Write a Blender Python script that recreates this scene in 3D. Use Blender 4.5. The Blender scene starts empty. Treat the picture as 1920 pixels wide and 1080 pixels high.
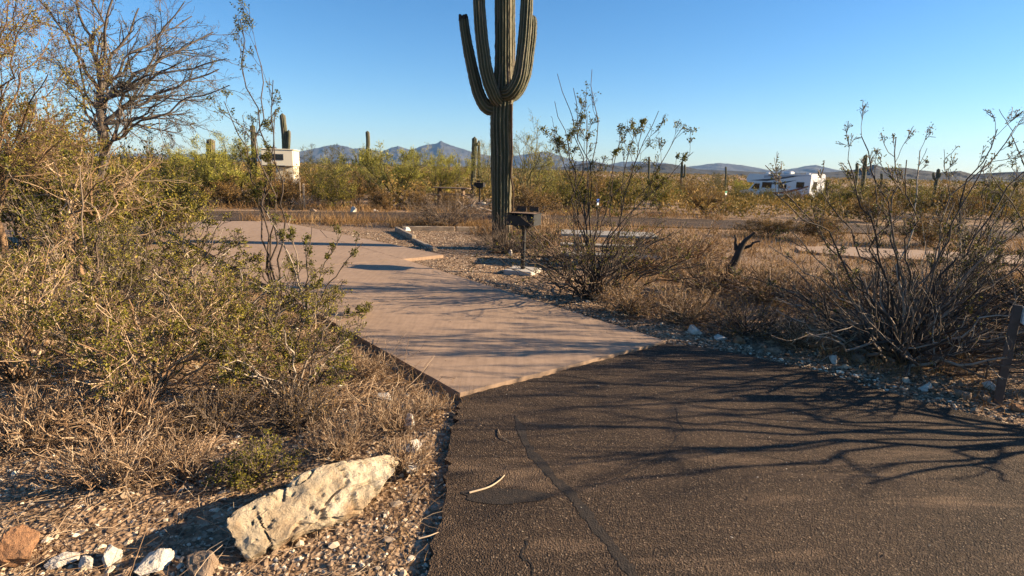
import bpy, math, random
import numpy as np
from mathutils import Vector, Matrix, noise as mnoise

R_ = math.radians
scene = bpy.context.scene
COL = scene.collection

# ------------------------------------------------------------------ camera
FPX, EYE, PITCH, ROLL = 1080.0, 1.70, R_(11.72), R_(1.5)
fw = np.array([0, math.cos(PITCH), -math.sin(PITCH)])
up0 = np.array([0, math.sin(PITCH), math.cos(PITCH)])
rt0 = np.array([1.0, 0, 0])
up = math.cos(ROLL) * up0 - math.sin(ROLL) * rt0
rt = math.cos(ROLL) * rt0 + math.sin(ROLL) * up0
cam_d = bpy.data.cameras.new('camera')
cam_d.sensor_width = 36.0
cam_d.lens = FPX / 1920 * 36
cam_d.clip_start, cam_d.clip_end = 0.05, 40000
cam = bpy.data.objects.new('camera', cam_d)
COL.objects.link(cam)
m = Matrix(((rt[0], up[0], -fw[0], 0), (rt[1], up[1], -fw[1], 0), (rt[2], up[2], -fw[2], EYE), (0, 0, 0, 1)))
cam.matrix_world = m
scene.camera = cam

def ray(px, py):
    return fw + (px - 960) / FPX * rt - (py - 540) / FPX * up

def gp(px, py, z=0.0):                      # the ground point seen at a place of the photograph
    d = ray(px, py)
    t = (z - EYE) / d[2]
    return np.array([d[0] * t, d[1] * t, z])

def at(px, py, Y):                          # the point seen there that stands Y metres ahead
    d = ray(px, py)
    t = Y / d[1]
    return np.array([d[0] * t, Y, EYE + d[2] * t])

# ------------------------------------------------------------------ sky, sun, exposure
SUN_EL = R_(20.0)
SUN_AZ = R_(87.5)                            # clockwise from straight ahead: low on the right
sun_vec = Vector((math.sin(SUN_AZ) * math.cos(SUN_EL), math.cos(SUN_AZ) * math.cos(SUN_EL), math.sin(SUN_EL)))
world = bpy.data.worlds.new('World')
scene.world = world
world.use_nodes = True
wn = world.node_tree
sky = wn.nodes.new('ShaderNodeTexSky')
sky.sky_type = 'NISHITA'
sky.sun_disc = False
sky.sun_elevation = SUN_EL
sky.sun_rotation = SUN_AZ
sky.altitude = 700
sky.air_density = 1.0
sky.dust_density = 0.45
sky.ozone_density = 4.0
bg = wn.nodes['Background']
bg.inputs[1].default_value = 0.064
hsv = wn.nodes.new('ShaderNodeHueSaturation')
hsv.inputs['Saturation'].default_value = 1.2
wn.links.new(sky.outputs[0], hsv.inputs['Color'])
wn.links.new(hsv.outputs[0], bg.inputs[0])
sun_d = bpy.data.lights.new('sun', 'SUN')
sun_d.energy = 4.9
sun_d.angle = R_(0.53)
sun_d.color = (1.0, 0.79, 0.53)
sun = bpy.data.objects.new('sun', sun_d)
sun.rotation_euler = (-sun_vec).to_track_quat('-Z', 'Y').to_euler()
COL.objects.link(sun)
scene.view_settings.view_transform = 'Standard'
scene.view_settings.look = 'None'
scene.view_settings.exposure = 1.55
scene.view_settings.gamma = 1.0
scene.cycles.max_bounces = 3
scene.cycles.diffuse_bounces = 1
scene.cycles.transparent_max_bounces = 6
scene.cycles.volume_bounces = 0
scene.cycles.use_denoising = True
scene.cycles.adaptive_threshold = 0.02

# ------------------------------------------------------------------ helpers
rng = np.random.default_rng(7)

def sstep(a, b, x):
    t = np.clip((np.asarray(x, float) - a) / (b - a), 0, 1)
    return t * t * (3 - 2 * t)

def zt(x, y):                                # the lie of the land
    return -0.55 * sstep(26, 60, y) - 0.75 * sstep(10, 34, x) * sstep(22, 58, y)

def mesh_np(name, V, faces, tint=None, smooth=False, extra=None):
    me = bpy.data.meshes.new(name)
    V = np.asarray(V, np.float32).reshape(-1, 3)
    if not isinstance(faces, (list, tuple)) or (len(faces) and np.isscalar(faces[0])):
        faces = [faces]
    faces = [np.asarray(f, np.int32) for f in faces if len(f)]
    nl = sum(f.size for f in faces)
    npoly = sum(len(f) for f in faces)
    me.vertices.add(len(V)); me.vertices.foreach_set('co', V.ravel())
    me.loops.add(nl); me.polygons.add(npoly)
    me.loops.foreach_set('vertex_index', np.concatenate([f.ravel() for f in faces]))
    tot = np.concatenate([np.full(len(f), f.shape[1], np.int32) for f in faces])
    start = np.concatenate([[0], np.cumsum(tot)[:-1]]).astype(np.int32)
    me.polygons.foreach_set('loop_start', start)
    me.polygons.foreach_set('loop_total', tot)
    me.polygons.foreach_set('use_smooth', np.full(npoly, smooth, bool))
    if tint is not None:
        a = me.attributes.new('tint', 'FLOAT', 'POINT')
        a.data.foreach_set('value', np.asarray(tint, np.float32))
    if extra is not None:
        a = me.attributes.new('rib', 'FLOAT', 'POINT')
        a.data.foreach_set('value', np.asarray(extra, np.float32))
    me.update(calc_edges=True)
    return me

def obj(name, me, mat=None, parent=None, loc=None, rz=None):
    o = bpy.data.objects.new(name, me)
    COL.objects.link(o)
    if mat is not None and me is not None and len(me.materials) == 0:
        me.materials.append(mat)
    if parent is not None:
        o.parent = parent
    if loc is not None:
        o.location = [float(c) for c in loc]
    if rz is not None:
        o.rotation_euler = (0, 0, rz)
    return o

def tag(o, label, cat=None, group=None, kind=None):
    o['label'] = label
    if cat: o['category'] = cat
    if group: o['group'] = group
    if kind: o['kind'] = kind
    return o

def thing(name, label, cat, loc=(0, 0, 0), rz=0, group=None):
    return tag(obj(name, None, None, None, loc, rz), label, cat, group)

def struct(name, me, mat, label=None, parent=None):
    o = obj(name, me, mat, parent)
    if parent is None:
        o['kind'] = 'structure'
        if label: o['label'] = label
    return o

def copy_tree(o, loc, rz, scale, label, cat=None, group=None):
    c = o.copy(); COL.objects.link(c)
    c.location = [float(v) for v in loc]; c.rotation_euler = (0, 0, rz); c.scale = scale
    tag(c, label, cat, group)
    for ch in list(o.children):
        d = ch.copy(); COL.objects.link(d); d.parent = c
        for g in list(ch.children):
            e = g.copy(); COL.objects.link(e); e.parent = d
    return c

class MB:
    """boxes, prisms and tubes gathered into one mesh"""
    def __init__(s): s.v = []; s.f = []
    def add(s, V, F):
        b = len(s.v)
        s.v += [tuple(map(float, p)) for p in V]
        s.f += [tuple(i + b for i in f) for f in F]
    def box(s, c, size, rz=0, bev=0.0, M=None):
        hx, hy, hz = [v / 2 for v in size]
        b = min(bev, hx * .9, hy * .9, hz * .9)
        V = []
        if b > 0:
            for z, i in ((-hz, b), (-hz + b, 0), (hz - b, 0), (hz, b)):
                x, y = hx - i, hy - i
                V += [(-x + b, -y, z), (x - b, -y, z), (x, -y + b, z), (x, y - b, z), (x - b, y, z), (-x + b, y, z), (-x, y - b, z), (-x, -y + b, z)]
            n = 8
            F = [tuple(range(n))[::-1]] + [tuple(range(3 * n, 4 * n))]
            for l in range(3):
                F += [(l * n + i, l * n + (i + 1) % n, (l + 1) * n + (i + 1) % n, (l + 1) * n + i) for i in range(n)]
        else:
            V = [(x, y, z) for z in (-hz, hz) for x, y in ((-hx, -hy), (hx, -hy), (hx, hy), (-hx, hy))]
            F = [(3, 2, 1, 0), (4, 5, 6, 7), (0, 1, 5, 4), (1, 2, 6, 5), (2, 3, 7, 6), (3, 0, 4, 7)]
        if M is None: M = Matrix.Rotation(rz, 3, 'Z')
        s.add([Vector(c) + M @ Vector(p) for p in V], F)
    def prism(s, poly, z0, z1):
        n = len(poly)
        V = [(p[0], p[1], z0) for p in poly] + [(p[0], p[1], z1) for p in poly]
        F = [tuple(range(n))[::-1], tuple(range(n, 2 * n))] + [(i, (i + 1) % n, n + (i + 1) % n, n + i) for i in range(n)]
        s.add(V, F)
    def side_prism(s, poly, y0, y1):          # outline in x,z pushed along y
        n = len(poly)
        V = [(p[0], y0, p[1]) for p in poly] + [(p[0], y1, p[1]) for p in poly]
        F = [tuple(range(n)), tuple(range(n, 2 * n))[::-1]] + [((i + 1) % n, i, n + i, n + (i + 1) % n) for i in range(n)]
        s.add(V, F)
    def rod(s, a, b, r, k=8):
        a, b = Vector(a), Vector(b)
        q = (b - a).to_track_quat('Z', 'Y').to_matrix()
        V = [p + q @ Vector((r * math.cos(t), r * math.sin(t), 0)) for p in (a, b) for t in [2 * math.pi * i / k for i in range(k)]]
        F = [tuple(range(k))[::-1], tuple(range(k, 2 * k))] + [(i, (i + 1) % k, k + (i + 1) % k, k + i) for i in range(k)]
        s.add(V, F)
    def mesh(s, name):
        me = bpy.data.meshes.new(name); me.from_pydata(s.v, [], s.f); me.update(); return me
    def build(s, name, mat, parent=None, loc=None, rz=None):
        return obj(name, s.mesh(name), mat, parent, loc, rz)

# ------------------------------------------------------------------ materials
def new_mat(name):
    mt = bpy.data.materials.new(name); mt.use_nodes = True
    return mt, mt.node_tree, mt.node_tree.nodes['Principled BSDF']

def ramp(nt, src, stops):
    r = nt.nodes.new('ShaderNodeValToRGB')
    e = r.color_ramp.elements
    while len(e) < len(stops): e.new(0.5)
    for el, (p, c) in zip(e, stops):
        el.position = p; el.color = (*c, 1)
    nt.links.new(src, r.inputs[0])
    return r.outputs[0]

def tex(nt, kind, scale, coord='Object', detail=4, rough=0.55, dist=0.0, vec=None, feature=None):
    if vec is None:
        tc = nt.nodes.get('tc') or nt.nodes.new('ShaderNodeTexCoord'); tc.name = 'tc'
        vec = tc.outputs[coord]
    if kind == 'noise':
        n = nt.nodes.new('ShaderNodeTexNoise')
        n.inputs['Detail'].default_value = detail; n.inputs['Roughness'].default_value = rough
        n.inputs['Distortion'].default_value = dist
        out = n.outputs['Fac']
    else:
        n = nt.nodes.new('ShaderNodeTexVoronoi')
        if feature: n.feature = feature
        out = n.outputs['Distance']
    n.inputs['Scale'].default_value = scale
    nt.links.new(vec, n.inputs['Vector'])
    return out, n

def mixc(nt, fac, a, b, mode='MIX'):
    mx = nt.nodes.new('ShaderNodeMix'); mx.data_type = 'RGBA'; mx.blend_type = mode
    for i, v in ((0, fac), (6, a), (7, b)):
        if hasattr(v, 'is_linked') or isinstance(v, bpy.types.NodeSocket): nt.links.new(v, mx.inputs[i])
        elif isinstance(v, tuple): mx.inputs[i].default_value = (*v, 1)
        else: mx.inputs[i].default_value = v
    return mx.outputs[2]

def bump(nt, bs, h, strength, dist, prev=None):
    b = nt.nodes.new('ShaderNodeBump')
    b.inputs['Strength'].default_value = strength; b.inputs['Distance'].default_value = dist
    nt.links.new(h, b.inputs['Height'])
    if prev is not None: nt.links.new(prev, b.inputs['Normal'])
    nt.links.new(b.outputs[0], bs.inputs['Normal'])
    return b.outputs[0]

def noise_mat(name, stops, scale, rough=0.85, bscale=None, bstr=0.4, bdist=0.02, detail=5, metal=0.0, coord='Object'):
    mt, nt, bs = new_mat(name)
    f, _ = tex(nt, 'noise', scale, detail=detail, coord=coord)
    nt.links.new(ramp(nt, f, stops), bs.inputs['Base Color'])
    bs.inputs['Roughness'].default_value = rough
    bs.inputs['Metallic'].default_value = metal
    if bscale:
        h, _ = tex(nt, 'noise', bscale, detail=6, coord=coord)
        bump(nt, bs, h, bstr, bdist)
    return mt

def tint_mat(name, stops, rough=0.8, translucent=0.0):
    mt, nt, bs = new_mat(name)
    a = nt.nodes.new('ShaderNodeAttribute'); a.attribute_name = 'tint'
    c = ramp(nt, a.outputs['Fac'], stops)
    nt.links.new(c, bs.inputs['Base Color'])
    bs.inputs['Roughness'].default_value = rough
    bs.inputs['Specular IOR Level'].default_value = 0.25
    if translucent:
        tr = nt.nodes.new('ShaderNodeBsdfTranslucent'); nt.links.new(c, tr.inputs[0])
        ms = nt.nodes.new('ShaderNodeMixShader'); ms.inputs[0].default_value = translucent
        nt.links.new(bs.outputs[0], ms.inputs[1]); nt.links.new(tr.outputs[0], ms.inputs[2])
        nt.links.new(ms.outputs[0], nt.nodes['Material Output'].inputs[0])
    return mt

def ground_mat():
    mt, nt, bs = new_mat('desert_soil')
    big, _ = tex(nt, 'noise', 0.35, detail=6)
    mid, _ = tex(nt, 'noise', 5.0, detail=6, rough=0.65)
    cell, cn = tex(nt, 'voronoi', 42.0)
    c1 = ramp(nt, mid, [(0.28, (0.12, 0.07, 0.038)), (0.5, (0.25, 0.15, 0.085)), (0.72, (0.37, 0.245, 0.148))])
    c2 = mixc(nt, 0.45, c1, ramp(nt, big, [(0.3, (0.19, 0.112, 0.063)), (0.7, (0.35, 0.225, 0.135))]))
    hs = nt.nodes.new('ShaderNodeSeparateColor'); nt.links.new(cn.outputs['Color'], hs.inputs[0])
    stone = ramp(nt, hs.outputs[0], [(0.0, (0.08, 0.052, 0.034)), (0.45, (0.25, 0.165, 0.10)), (0.8, (0.39, 0.28, 0.18)), (1.0, (0.60, 0.49, 0.36))])
    nt.links.new(mixc(nt, 0.5, c2, stone), bs.inputs['Base Color'])
    bs.inputs['Roughness'].default_value = 0.95
    bs.inputs['Specular IOR Level'].default_value = 0.15
    b1 = bump(nt, bs, cell, 0.7, 0.02)
    bump(nt, bs, mid, 0.6, 0.05, b1)
    return mt

def asphalt_mat(name, far=False):
    mt, nt, bs = new_mat(name)
    big, _ = tex(nt, 'noise', 0.9, detail=7, rough=0.6, dist=0.6)
    fine, _ = tex(nt, 'noise', 70, detail=3)
    cell, cn = tex(nt, 'voronoi', 128.0)
    mp = nt.nodes.new('ShaderNodeMapping'); mp.inputs['Rotation'].default_value = (0, 0, R_(38)); mp.inputs['Scale'].default_value = (0.5, 2.6, 1)
    nt.links.new(nt.nodes['tc'].outputs['Object'], mp.inputs[0])
    scuff, _ = tex(nt, 'noise', 1.3, detail=7, rough=0.68, dist=1.0, vec=mp.outputs[0])
    hs = nt.nodes.new('ShaderNodeSeparateColor'); nt.links.new(cn.outputs['Color'], hs.inputs[0])
    agg = ramp(nt, hs.outputs[1], [(0.0, (0.012, 0.0075, 0.0045)), (0.55, (0.056, 0.034, 0.0195)), (0.9, (0.135, 0.085, 0.050)), (1.0, (0.36, 0.26, 0.17))])
    base = mixc(nt, 0.5, agg, ramp(nt, big, [(0.3, (0.024, 0.0145, 0.008)), (0.7, (0.088, 0.054, 0.031))]))
    dust = ramp(nt, scuff, [(0.53, (0, 0, 0)), (0.70, (1, 1, 1))])
    dm = nt.nodes.new('ShaderNodeMath'); dm.operation = 'MULTIPLY'; dm.inputs[1].default_value = 0.75
    nt.links.new(dust, dm.inputs[0])
    nt.links.new(mixc(nt, dm.outputs[0], base, (0.21, 0.135, 0.080)), bs.inputs['Base Color'])
    bs.inputs['Roughness'].default_value = 0.9
    bs.inputs['Specular IOR Level'].default_value = 0.3
    b1 = bump(nt, bs, cell, 1.0, 0.012)
    b2 = bump(nt, bs, fine, 0.8, 0.008, b1)
    lump, _ = tex(nt, 'noise', 14, detail=5, rough=0.7)
    bump(nt, bs, lump, 0.55, 0.02, b2)
    return mt

def concrete_mat(name, a, b, c):
    mt, nt, bs = new_mat(name)
    big, _ = tex(nt, 'noise', 0.8, detail=6, rough=0.6)
    mid, _ = tex(nt, 'noise', 9, detail=8, rough=0.7)
    fine, _ = tex(nt, 'noise', 160, detail=2)
    mp = nt.nodes.new('ShaderNodeMapping'); mp.inputs['Rotation'].default_value = (0, 0, R_(40)); mp.inputs['Scale'].default_value = (7, .6, 1)
    nt.links.new(nt.nodes['tc'].outputs['Object'], mp.inputs[0])
    broom, _ = tex(nt, 'noise', 3.0, detail=6, rough=.7, vec=mp.outputs[0])
    c1 = ramp(nt, big, [(0.32, a), (0.52, b), (0.72, c)])
    c1 = mixc(nt, .45, c1, ramp(nt, broom, [(0.35, tuple(x * .62 for x in a)), (0.62, c)]))
    nt.links.new(mixc(nt, 0.35, c1, ramp(nt, mid, [(0.35, tuple(x * .72 for x in a)), (0.6, c)])), bs.inputs['Base Color'])
    bs.inputs['Roughness'].default_value = 0.88
    b1 = bump(nt, bs, fine, 0.35, 0.002)
    bump(nt, bs, mid, 0.25, 0.004, b1)
    return mt

def rock_mat(name, stops, stain, pits=True):
    mt, nt, bs = new_mat(name)
    n1, _ = tex(nt, 'noise', 5, detail=8, rough=0.62, dist=0.4)
    n2, _ = tex(nt, 'noise', 2.6, detail=5, dist=0.8)
    n3, _ = tex(nt, 'noise', 26, detail=8, rough=0.7)
    v, _ = tex(nt, 'voronoi', 17, feature='SMOOTH_F1')
    c = ramp(nt, n1, stops)
    st = ramp(nt, n2, [(0.5, (0, 0, 0)), (0.68, (1, 1, 1))])
    c = mixc(nt, st, c, stain)
    sp = ramp(nt, n3, [(0.30, (0.35, 0.30, 0.25)), (0.42, (1, 1, 1))])
    c = mixc(nt, 0.8, c, sp, 'MULTIPLY')
    nt.links.new(c, bs.inputs['Base Color'])
    bs.inputs['Roughness'].default_value = 0.92
    bs.inputs['Specular IOR Level'].default_value = 0.2
    b1 = bump(nt, bs, n3, 1.0, 0.03)
    if pits: bump(nt, bs, v, 0.5, 0.03, b1)
    return mt

def cactus_mat():
    mt, nt, bs = new_mat('saguaro_skin')
    a = nt.nodes.new('ShaderNodeAttribute'); a.attribute_name = 'rib'
    t = nt.nodes.new('ShaderNodeAttribute'); t.attribute_name = 'tint'
    n1, _ = tex(nt, 'noise', 5, detail=6)
    n2, _ = tex(nt, 'noise', 38, detail=4)
    skin = ramp(nt, n1, [(0.3, (0.027, 0.033, 0.012)), (0.7, (0.054, 0.060, 0.023))])
    spine = mixc(nt, n2, (0.055, 0.05, 0.022), (0.21, 0.175, 0.095))
    crest = ramp(nt, a.outputs['Fac'], [(0.66, (0, 0, 0)), (0.93, (1, 1, 1))])
    c = mixc(nt, crest, skin, spine)
    bark = ramp(nt, n2, [(0.3, (0.07, 0.05, 0.035)), (0.7, (0.20, 0.15, 0.10))])
    nt.links.new(mixc(nt, t.outputs['Fac'], c, bark), bs.inputs['Base Color'])
    bs.inputs['Roughness'].default_value = 0.7
    bump(nt, bs, n2, 0.5, 0.015)
    return mt

def plain(name, col, rough=0.6, metal=0.0, var=0.12, scale=14):
    return noise_mat(name, [(0.3, tuple(max(0, c * (1 - var)) for c in col)), (0.7, tuple(c * (1 + var) for c in col))], scale, rough, metal=metal, bscale=60, bstr=0.08, bdist=0.004)

MAT = dict(
    soil=ground_mat(), asphalt=asphalt_mat('dark_asphalt'),
    pad=concrete_mat('pink_concrete', (0.27, 0.178, 0.114), (0.335, 0.222, 0.143), (0.395, 0.265, 0.173)),
    grey_concrete=concrete_mat('grey_concrete', (0.34, 0.30, 0.25), (0.44, 0.39, 0.33), (0.55, 0.49, 0.42)),
    table_concrete=concrete_mat('aged_concrete', (0.25, 0.22, 0.18), (0.32, 0.28, 0.23), (0.40, 0.355, 0.30)),
    tar=noise_mat('tar', [(0.3, (0.012, 0.0078, 0.005)), (0.6, (0.030, 0.019, 0.0115)), (0.8, (0.075, 0.047, 0.028))], 26, 0.95, 110, 1.0, 0.012, detail=8),
    gravel=tint_mat('gravel_stone', [(0.0, (0.06, 0.039, 0.025)), (0.4, (0.19, 0.122, 0.075)), (0.75, (0.33, 0.228, 0.145)), (0.93, (0.55, 0.44, 0.31)), (1.0, (0.72, 0.63, 0.49))], 0.9),
    boulder=rock_mat('cream_limestone', [(0.28, (0.30, 0.21, 0.125)), (0.5, (0.48, 0.385, 0.26)), (0.75, (0.62, 0.535, 0.40))], (0.36, 0.23, 0.125)),
    brown_rock=rock_mat('rust_brown_rock', [(0.3, (0.22, 0.11, 0.06)), (0.55, (0.38, 0.20, 0.10)), (0.8, (0.52, 0.32, 0.19))], (0.34, 0.16, 0.075), False),
    tan_rock=rock_mat('tan_rock', [(0.3, (0.22, 0.15, 0.10)), (0.55, (0.36, 0.26, 0.18)), (0.8, (0.52, 0.41, 0.30))], (0.30, 0.18, 0.10), False),
    white_rock=rock_mat('white_rock', [(0.28, (0.48, 0.40, 0.31)), (0.5, (0.68, 0.60, 0.50)), (0.75, (0.80, 0.75, 0.66))], (0.55, 0.44, 0.32), False),
    cactus=cactus_mat(),
    twig=tint_mat('creosote_bark', [(0.0, (0.035, 0.026, 0.021)), (0.5, (0.10, 0.072, 0.052)), (0.85, (0.24, 0.18, 0.13)), (1.0, (0.42, 0.35, 0.27))]),
    pale_twig=tint_mat('dead_twig_bark', [(0.0, (0.07, 0.042, 0.024)), (0.5, (0.27, 0.165, 0.09)), (1.0, (0.58, 0.43, 0.28))]),
    mesquite=tint_mat('grey_mesquite_bark', [(0.0, (0.06, 0.048, 0.04)), (0.5, (0.16, 0.13, 0.105)), (1.0, (0.36, 0.31, 0.26))]),
    leaf=tint_mat('creosote_leaf', [(0.0, (0.042, 0.045, 0.009)), (0.45, (0.165, 0.15, 0.020)), (0.8, (0.31, 0.25, 0.036)), (1.0, (0.42, 0.29, 0.06))], 0.6, 0.3),
    dry_leaf=tint_mat('dry_scrub_leaf', [(0.0, (0.09, 0.055, 0.018)), (0.5, (0.22, 0.13, 0.038)), (0.8, (0.34, 0.20, 0.06)), (1.0, (0.44, 0.29, 0.11))], 0.7, 0.25),
    verde=tint_mat('palo_verde_green', [(0.0, (0.15, 0.15, 0.02)), (0.5, (0.37, 0.34, 0.055)), (1.0, (0.56, 0.50, 0.12))], 0.6, 0.4),
    ironwood=tint_mat('ironwood_leaf', [(0.0, (0.035, 0.04, 0.02)), (0.5, (0.09, 0.09, 0.04)), (1.0, (0.17, 0.155, 0.07))], 0.6, 0.2),
    verde_bark=tint_mat('palo_verde_bark', [(0.0, (0.07, 0.062, 0.025)), (1.0, (0.20, 0.17, 0.07))]),
    grass=tint_mat('dry_grass_blade', [(0.0, (0.12, 0.066, 0.026)), (0.5, (0.28, 0.158, 0.062)), (1.0, (0.50, 0.33, 0.15))], 0.8, 0.25),
    black_steel=noise_mat('black_steel', [(0.3, (0.004, 0.004, 0.004)), (0.7, (0.013, 0.0115, 0.010))], 12, 0.6, 60, 0.2, 0.003),
    grate=noise_mat('rusty_grate', [(0.3, (0.05, 0.035, 0.028)), (0.7, (0.14, 0.085, 0.055))], 25, 0.7, metal=0.4),
    timber=noise_mat('weathered_timber', [(0.3, (0.20, 0.145, 0.095)), (0.7, (0.40, 0.31, 0.215))], 9, 0.9, 40, 0.5, 0.006),
    post=noise_mat('brown_post', [(0.3, (0.055, 0.038, 0.028)), (0.7, (0.11, 0.075, 0.055))], 12, 0.8, 60, 0.4, 0.004),
    wood=noise_mat('old_table_wood', [(0.3, (0.12, 0.075, 0.045)), (0.7, (0.24, 0.16, 0.10))], 10, 0.85, 50, 0.4, 0.004),
    camper=plain('cream_panel', (0.70, 0.62, 0.46), 0.45, var=0.05),
    rv_white=plain('white_gelcoat', (0.60, 0.60, 0.60), 0.35, var=0.03),
    rv_dark=plain('dark_grey_stripe', (0.035, 0.04, 0.055), 0.35),
    rv_red=plain('maroon_stripe', (0.16, 0.03, 0.028), 0.4),
    rv_grey=plain('silver_stripe', (0.30, 0.32, 0.36), 0.4),
    glass=plain('tinted_glass', (0.012, 0.013, 0.015), 0.08, var=0.02),
    rubber=plain('black_rubber', (0.018, 0.017, 0.016), 0.85),
    alu=plain('aluminium', (0.55, 0.55, 0.55), 0.4, 0.6),
    red_lens=plain('red_lens', (0.45, 0.02, 0.015), 0.25),
    blue_sign=plain('blue_plate', (0.03, 0.12, 0.48), 0.4, var=0.03),
    white_sign=plain('white_plate', (0.78, 0.78, 0.74), 0.4, var=0.03),
    green_sign=plain('green_plate', (0.05, 0.25, 0.13), 0.4, var=0.03),
    orange_sign=plain('orange_plate', (0.75, 0.24, 0.10), 0.4, var=0.03),
    mountain=noise_mat('far_rock', [(0.3, (0.022, 0.021, 0.022)), (0.7, (0.058, 0.052, 0.05))], 0.0035, 0.95, 0.006, 0.5, 30, detail=8),
    hill=noise_mat('hill_scrub', [(0.3, (0.012, 0.013, 0.013)), (0.7, (0.028, 0.027, 0.024))], 0.02, 0.95, 0.03, 0.5, 8, detail=8),
)

# ------------------------------------------------------------------ plant growing tools
def nrm(a):
    return a / np.maximum(np.linalg.norm(a, axis=-1, keepdims=True), 1e-9)

class Geo:
    def __init__(s): s.V = []; s.F3 = []; s.F4 = []; s.T = []; s.n = 0
    def tubes(s, P, R, k, tint):
        M, n, _ = P.shape
        if M == 0: return
        T = nrm(np.gradient(P, axis=1))
        ref = np.where(np.abs(T[:, :1, 2:3]) > 0.8, np.array([[[1.0, 0.1, 0]]]), np.array([[[0.1, 0.05, 1.0]]]))
        A = nrm(np.cross(T, np.broadcast_to(ref, T.shape))); B = np.cross(T, A)
        an = np.arange(k) * 2 * np.pi / k
        ring = P[:, :, None, :] + R[:, :, None, None] * (np.cos(an)[None, None, :, None] * A[:, :, None, :] + np.sin(an)[None, None, :, None] * B[:, :, None, :])
        s.V.append(ring.reshape(-1, 3).astype(np.float32))
        idx = (np.arange(M * n * k).reshape(M, n, k) + s.n)
        a = idx[:, :-1, :]; b = idx[:, 1:, :]
        q = np.stack([a, np.roll(a, -1, 2), np.roll(b, -1, 2), b], -1).reshape(-1, 4)
        s.F4.append(q)
        s.T.append(np.repeat(np.asarray(tint, np.float32), n * k))
        s.n += M * n * k
    def leaves(s, C, size, tint, rg, aspect=0.55, dirs=None):
        M = len(C)
        if M == 0: return
        a = nrm(rg.normal(size=(M, 3))) if dirs is None else nrm(dirs + rg.normal(0, .35, (M, 3)))
        b = nrm(np.cross(a, nrm(rg.normal(size=(M, 3)))))
        sz = np.asarray(size)[:, None]
        V = np.stack([C, C + a * sz * .5 + b * sz * aspect * .5, C + a * sz, C + a * sz * .5 - b * sz * aspect * .5], 1)
        s.V.append(V.reshape(-1, 3).astype(np.float32))
        s.F4.append((np.arange(M * 4) + s.n).reshape(M, 4))
        s.T.append(np.repeat(np.asarray(tint, np.float32), 4)); s.n += M * 4
    def mesh(s, name, smooth=False):
        return mesh_np(name, np.concatenate(s.V), [np.concatenate(s.F4)], np.concatenate(s.T), smooth)
    def empty(s): return s.n == 0

def grow(rg, S, D, L, n, wander, lift):
    M = len(S)
    P = np.empty((M, n, 3)); P[:, 0] = S
    d = nrm(D); st = (L / (n - 1))[:, None]
    for i in range(1, n):
        d = nrm(d + rg.normal(0, wander, (M, 3)) + np.array([0, 0, lift]))
        P[:, i] = P[:, i - 1] + d * st
    return P

def spawn(rg, P, L, R, k, tlo, thi, alo, ahi, rlo, rhi, rr):
    M, n, _ = P.shape
    ids = np.repeat(np.arange(M), rg.poisson(k, M) if np.isscalar(k) else k)
    t = rg.uniform(tlo, thi, len(ids)) * (n - 1)
    i0 = np.clip(t.astype(int), 0, n - 2); f = (t - i0)[:, None]
    a = P[ids, i0]; b = P[ids, i0 + 1]
    S = a + (b - a) * f
    T = nrm(b - a)
    q = nrm(np.cross(T, rg.normal(size=T.shape)))
    ang = rg.uniform(alo, ahi, len(ids))[:, None]
    D = np.cos(ang) * T + np.sin(ang) * q
    Lc = L[ids] * rg.uniform(rlo, rhi, len(ids)) * (1.1 - 0.45 * t / (n - 1))
    Rc = (R[ids, i0] * (1 - f[:, 0]) + R[ids, i0 + 1] * f[:, 0]) * rr
    return S, D, Lc, Rc

def stems_to(rg, base, ends, n, bulge, wig):
    """wavy stems from a base to given tips"""
    base = np.asarray(base); E = np.asarray(ends, float)
    M = len(E)
    S = base + (1 if base.ndim == 1 else .2) * rg.normal(0, 0.05, (M, 3)) * np.array([1, 1, 0])
    t = np.linspace(0, 1, n)[None, :, None]
    C = S + (E - S) * np.array([bulge[0], bulge[0], bulge[1]])
    P = (1 - t) ** 2 * S[:, None] + 2 * t * (1 - t) * C[:, None] + t ** 2 * E[:, None]
    w = rg.normal(0, 1, (M, n, 3)); w = (w + np.roll(w, 1, 1)) / 2
    env = np.sin(np.pi * np.linspace(0, 1, n))[None, :, None]
    return P + w * env * (wig * np.linalg.norm(E - S, axis=1))[:, None, None]

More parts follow.
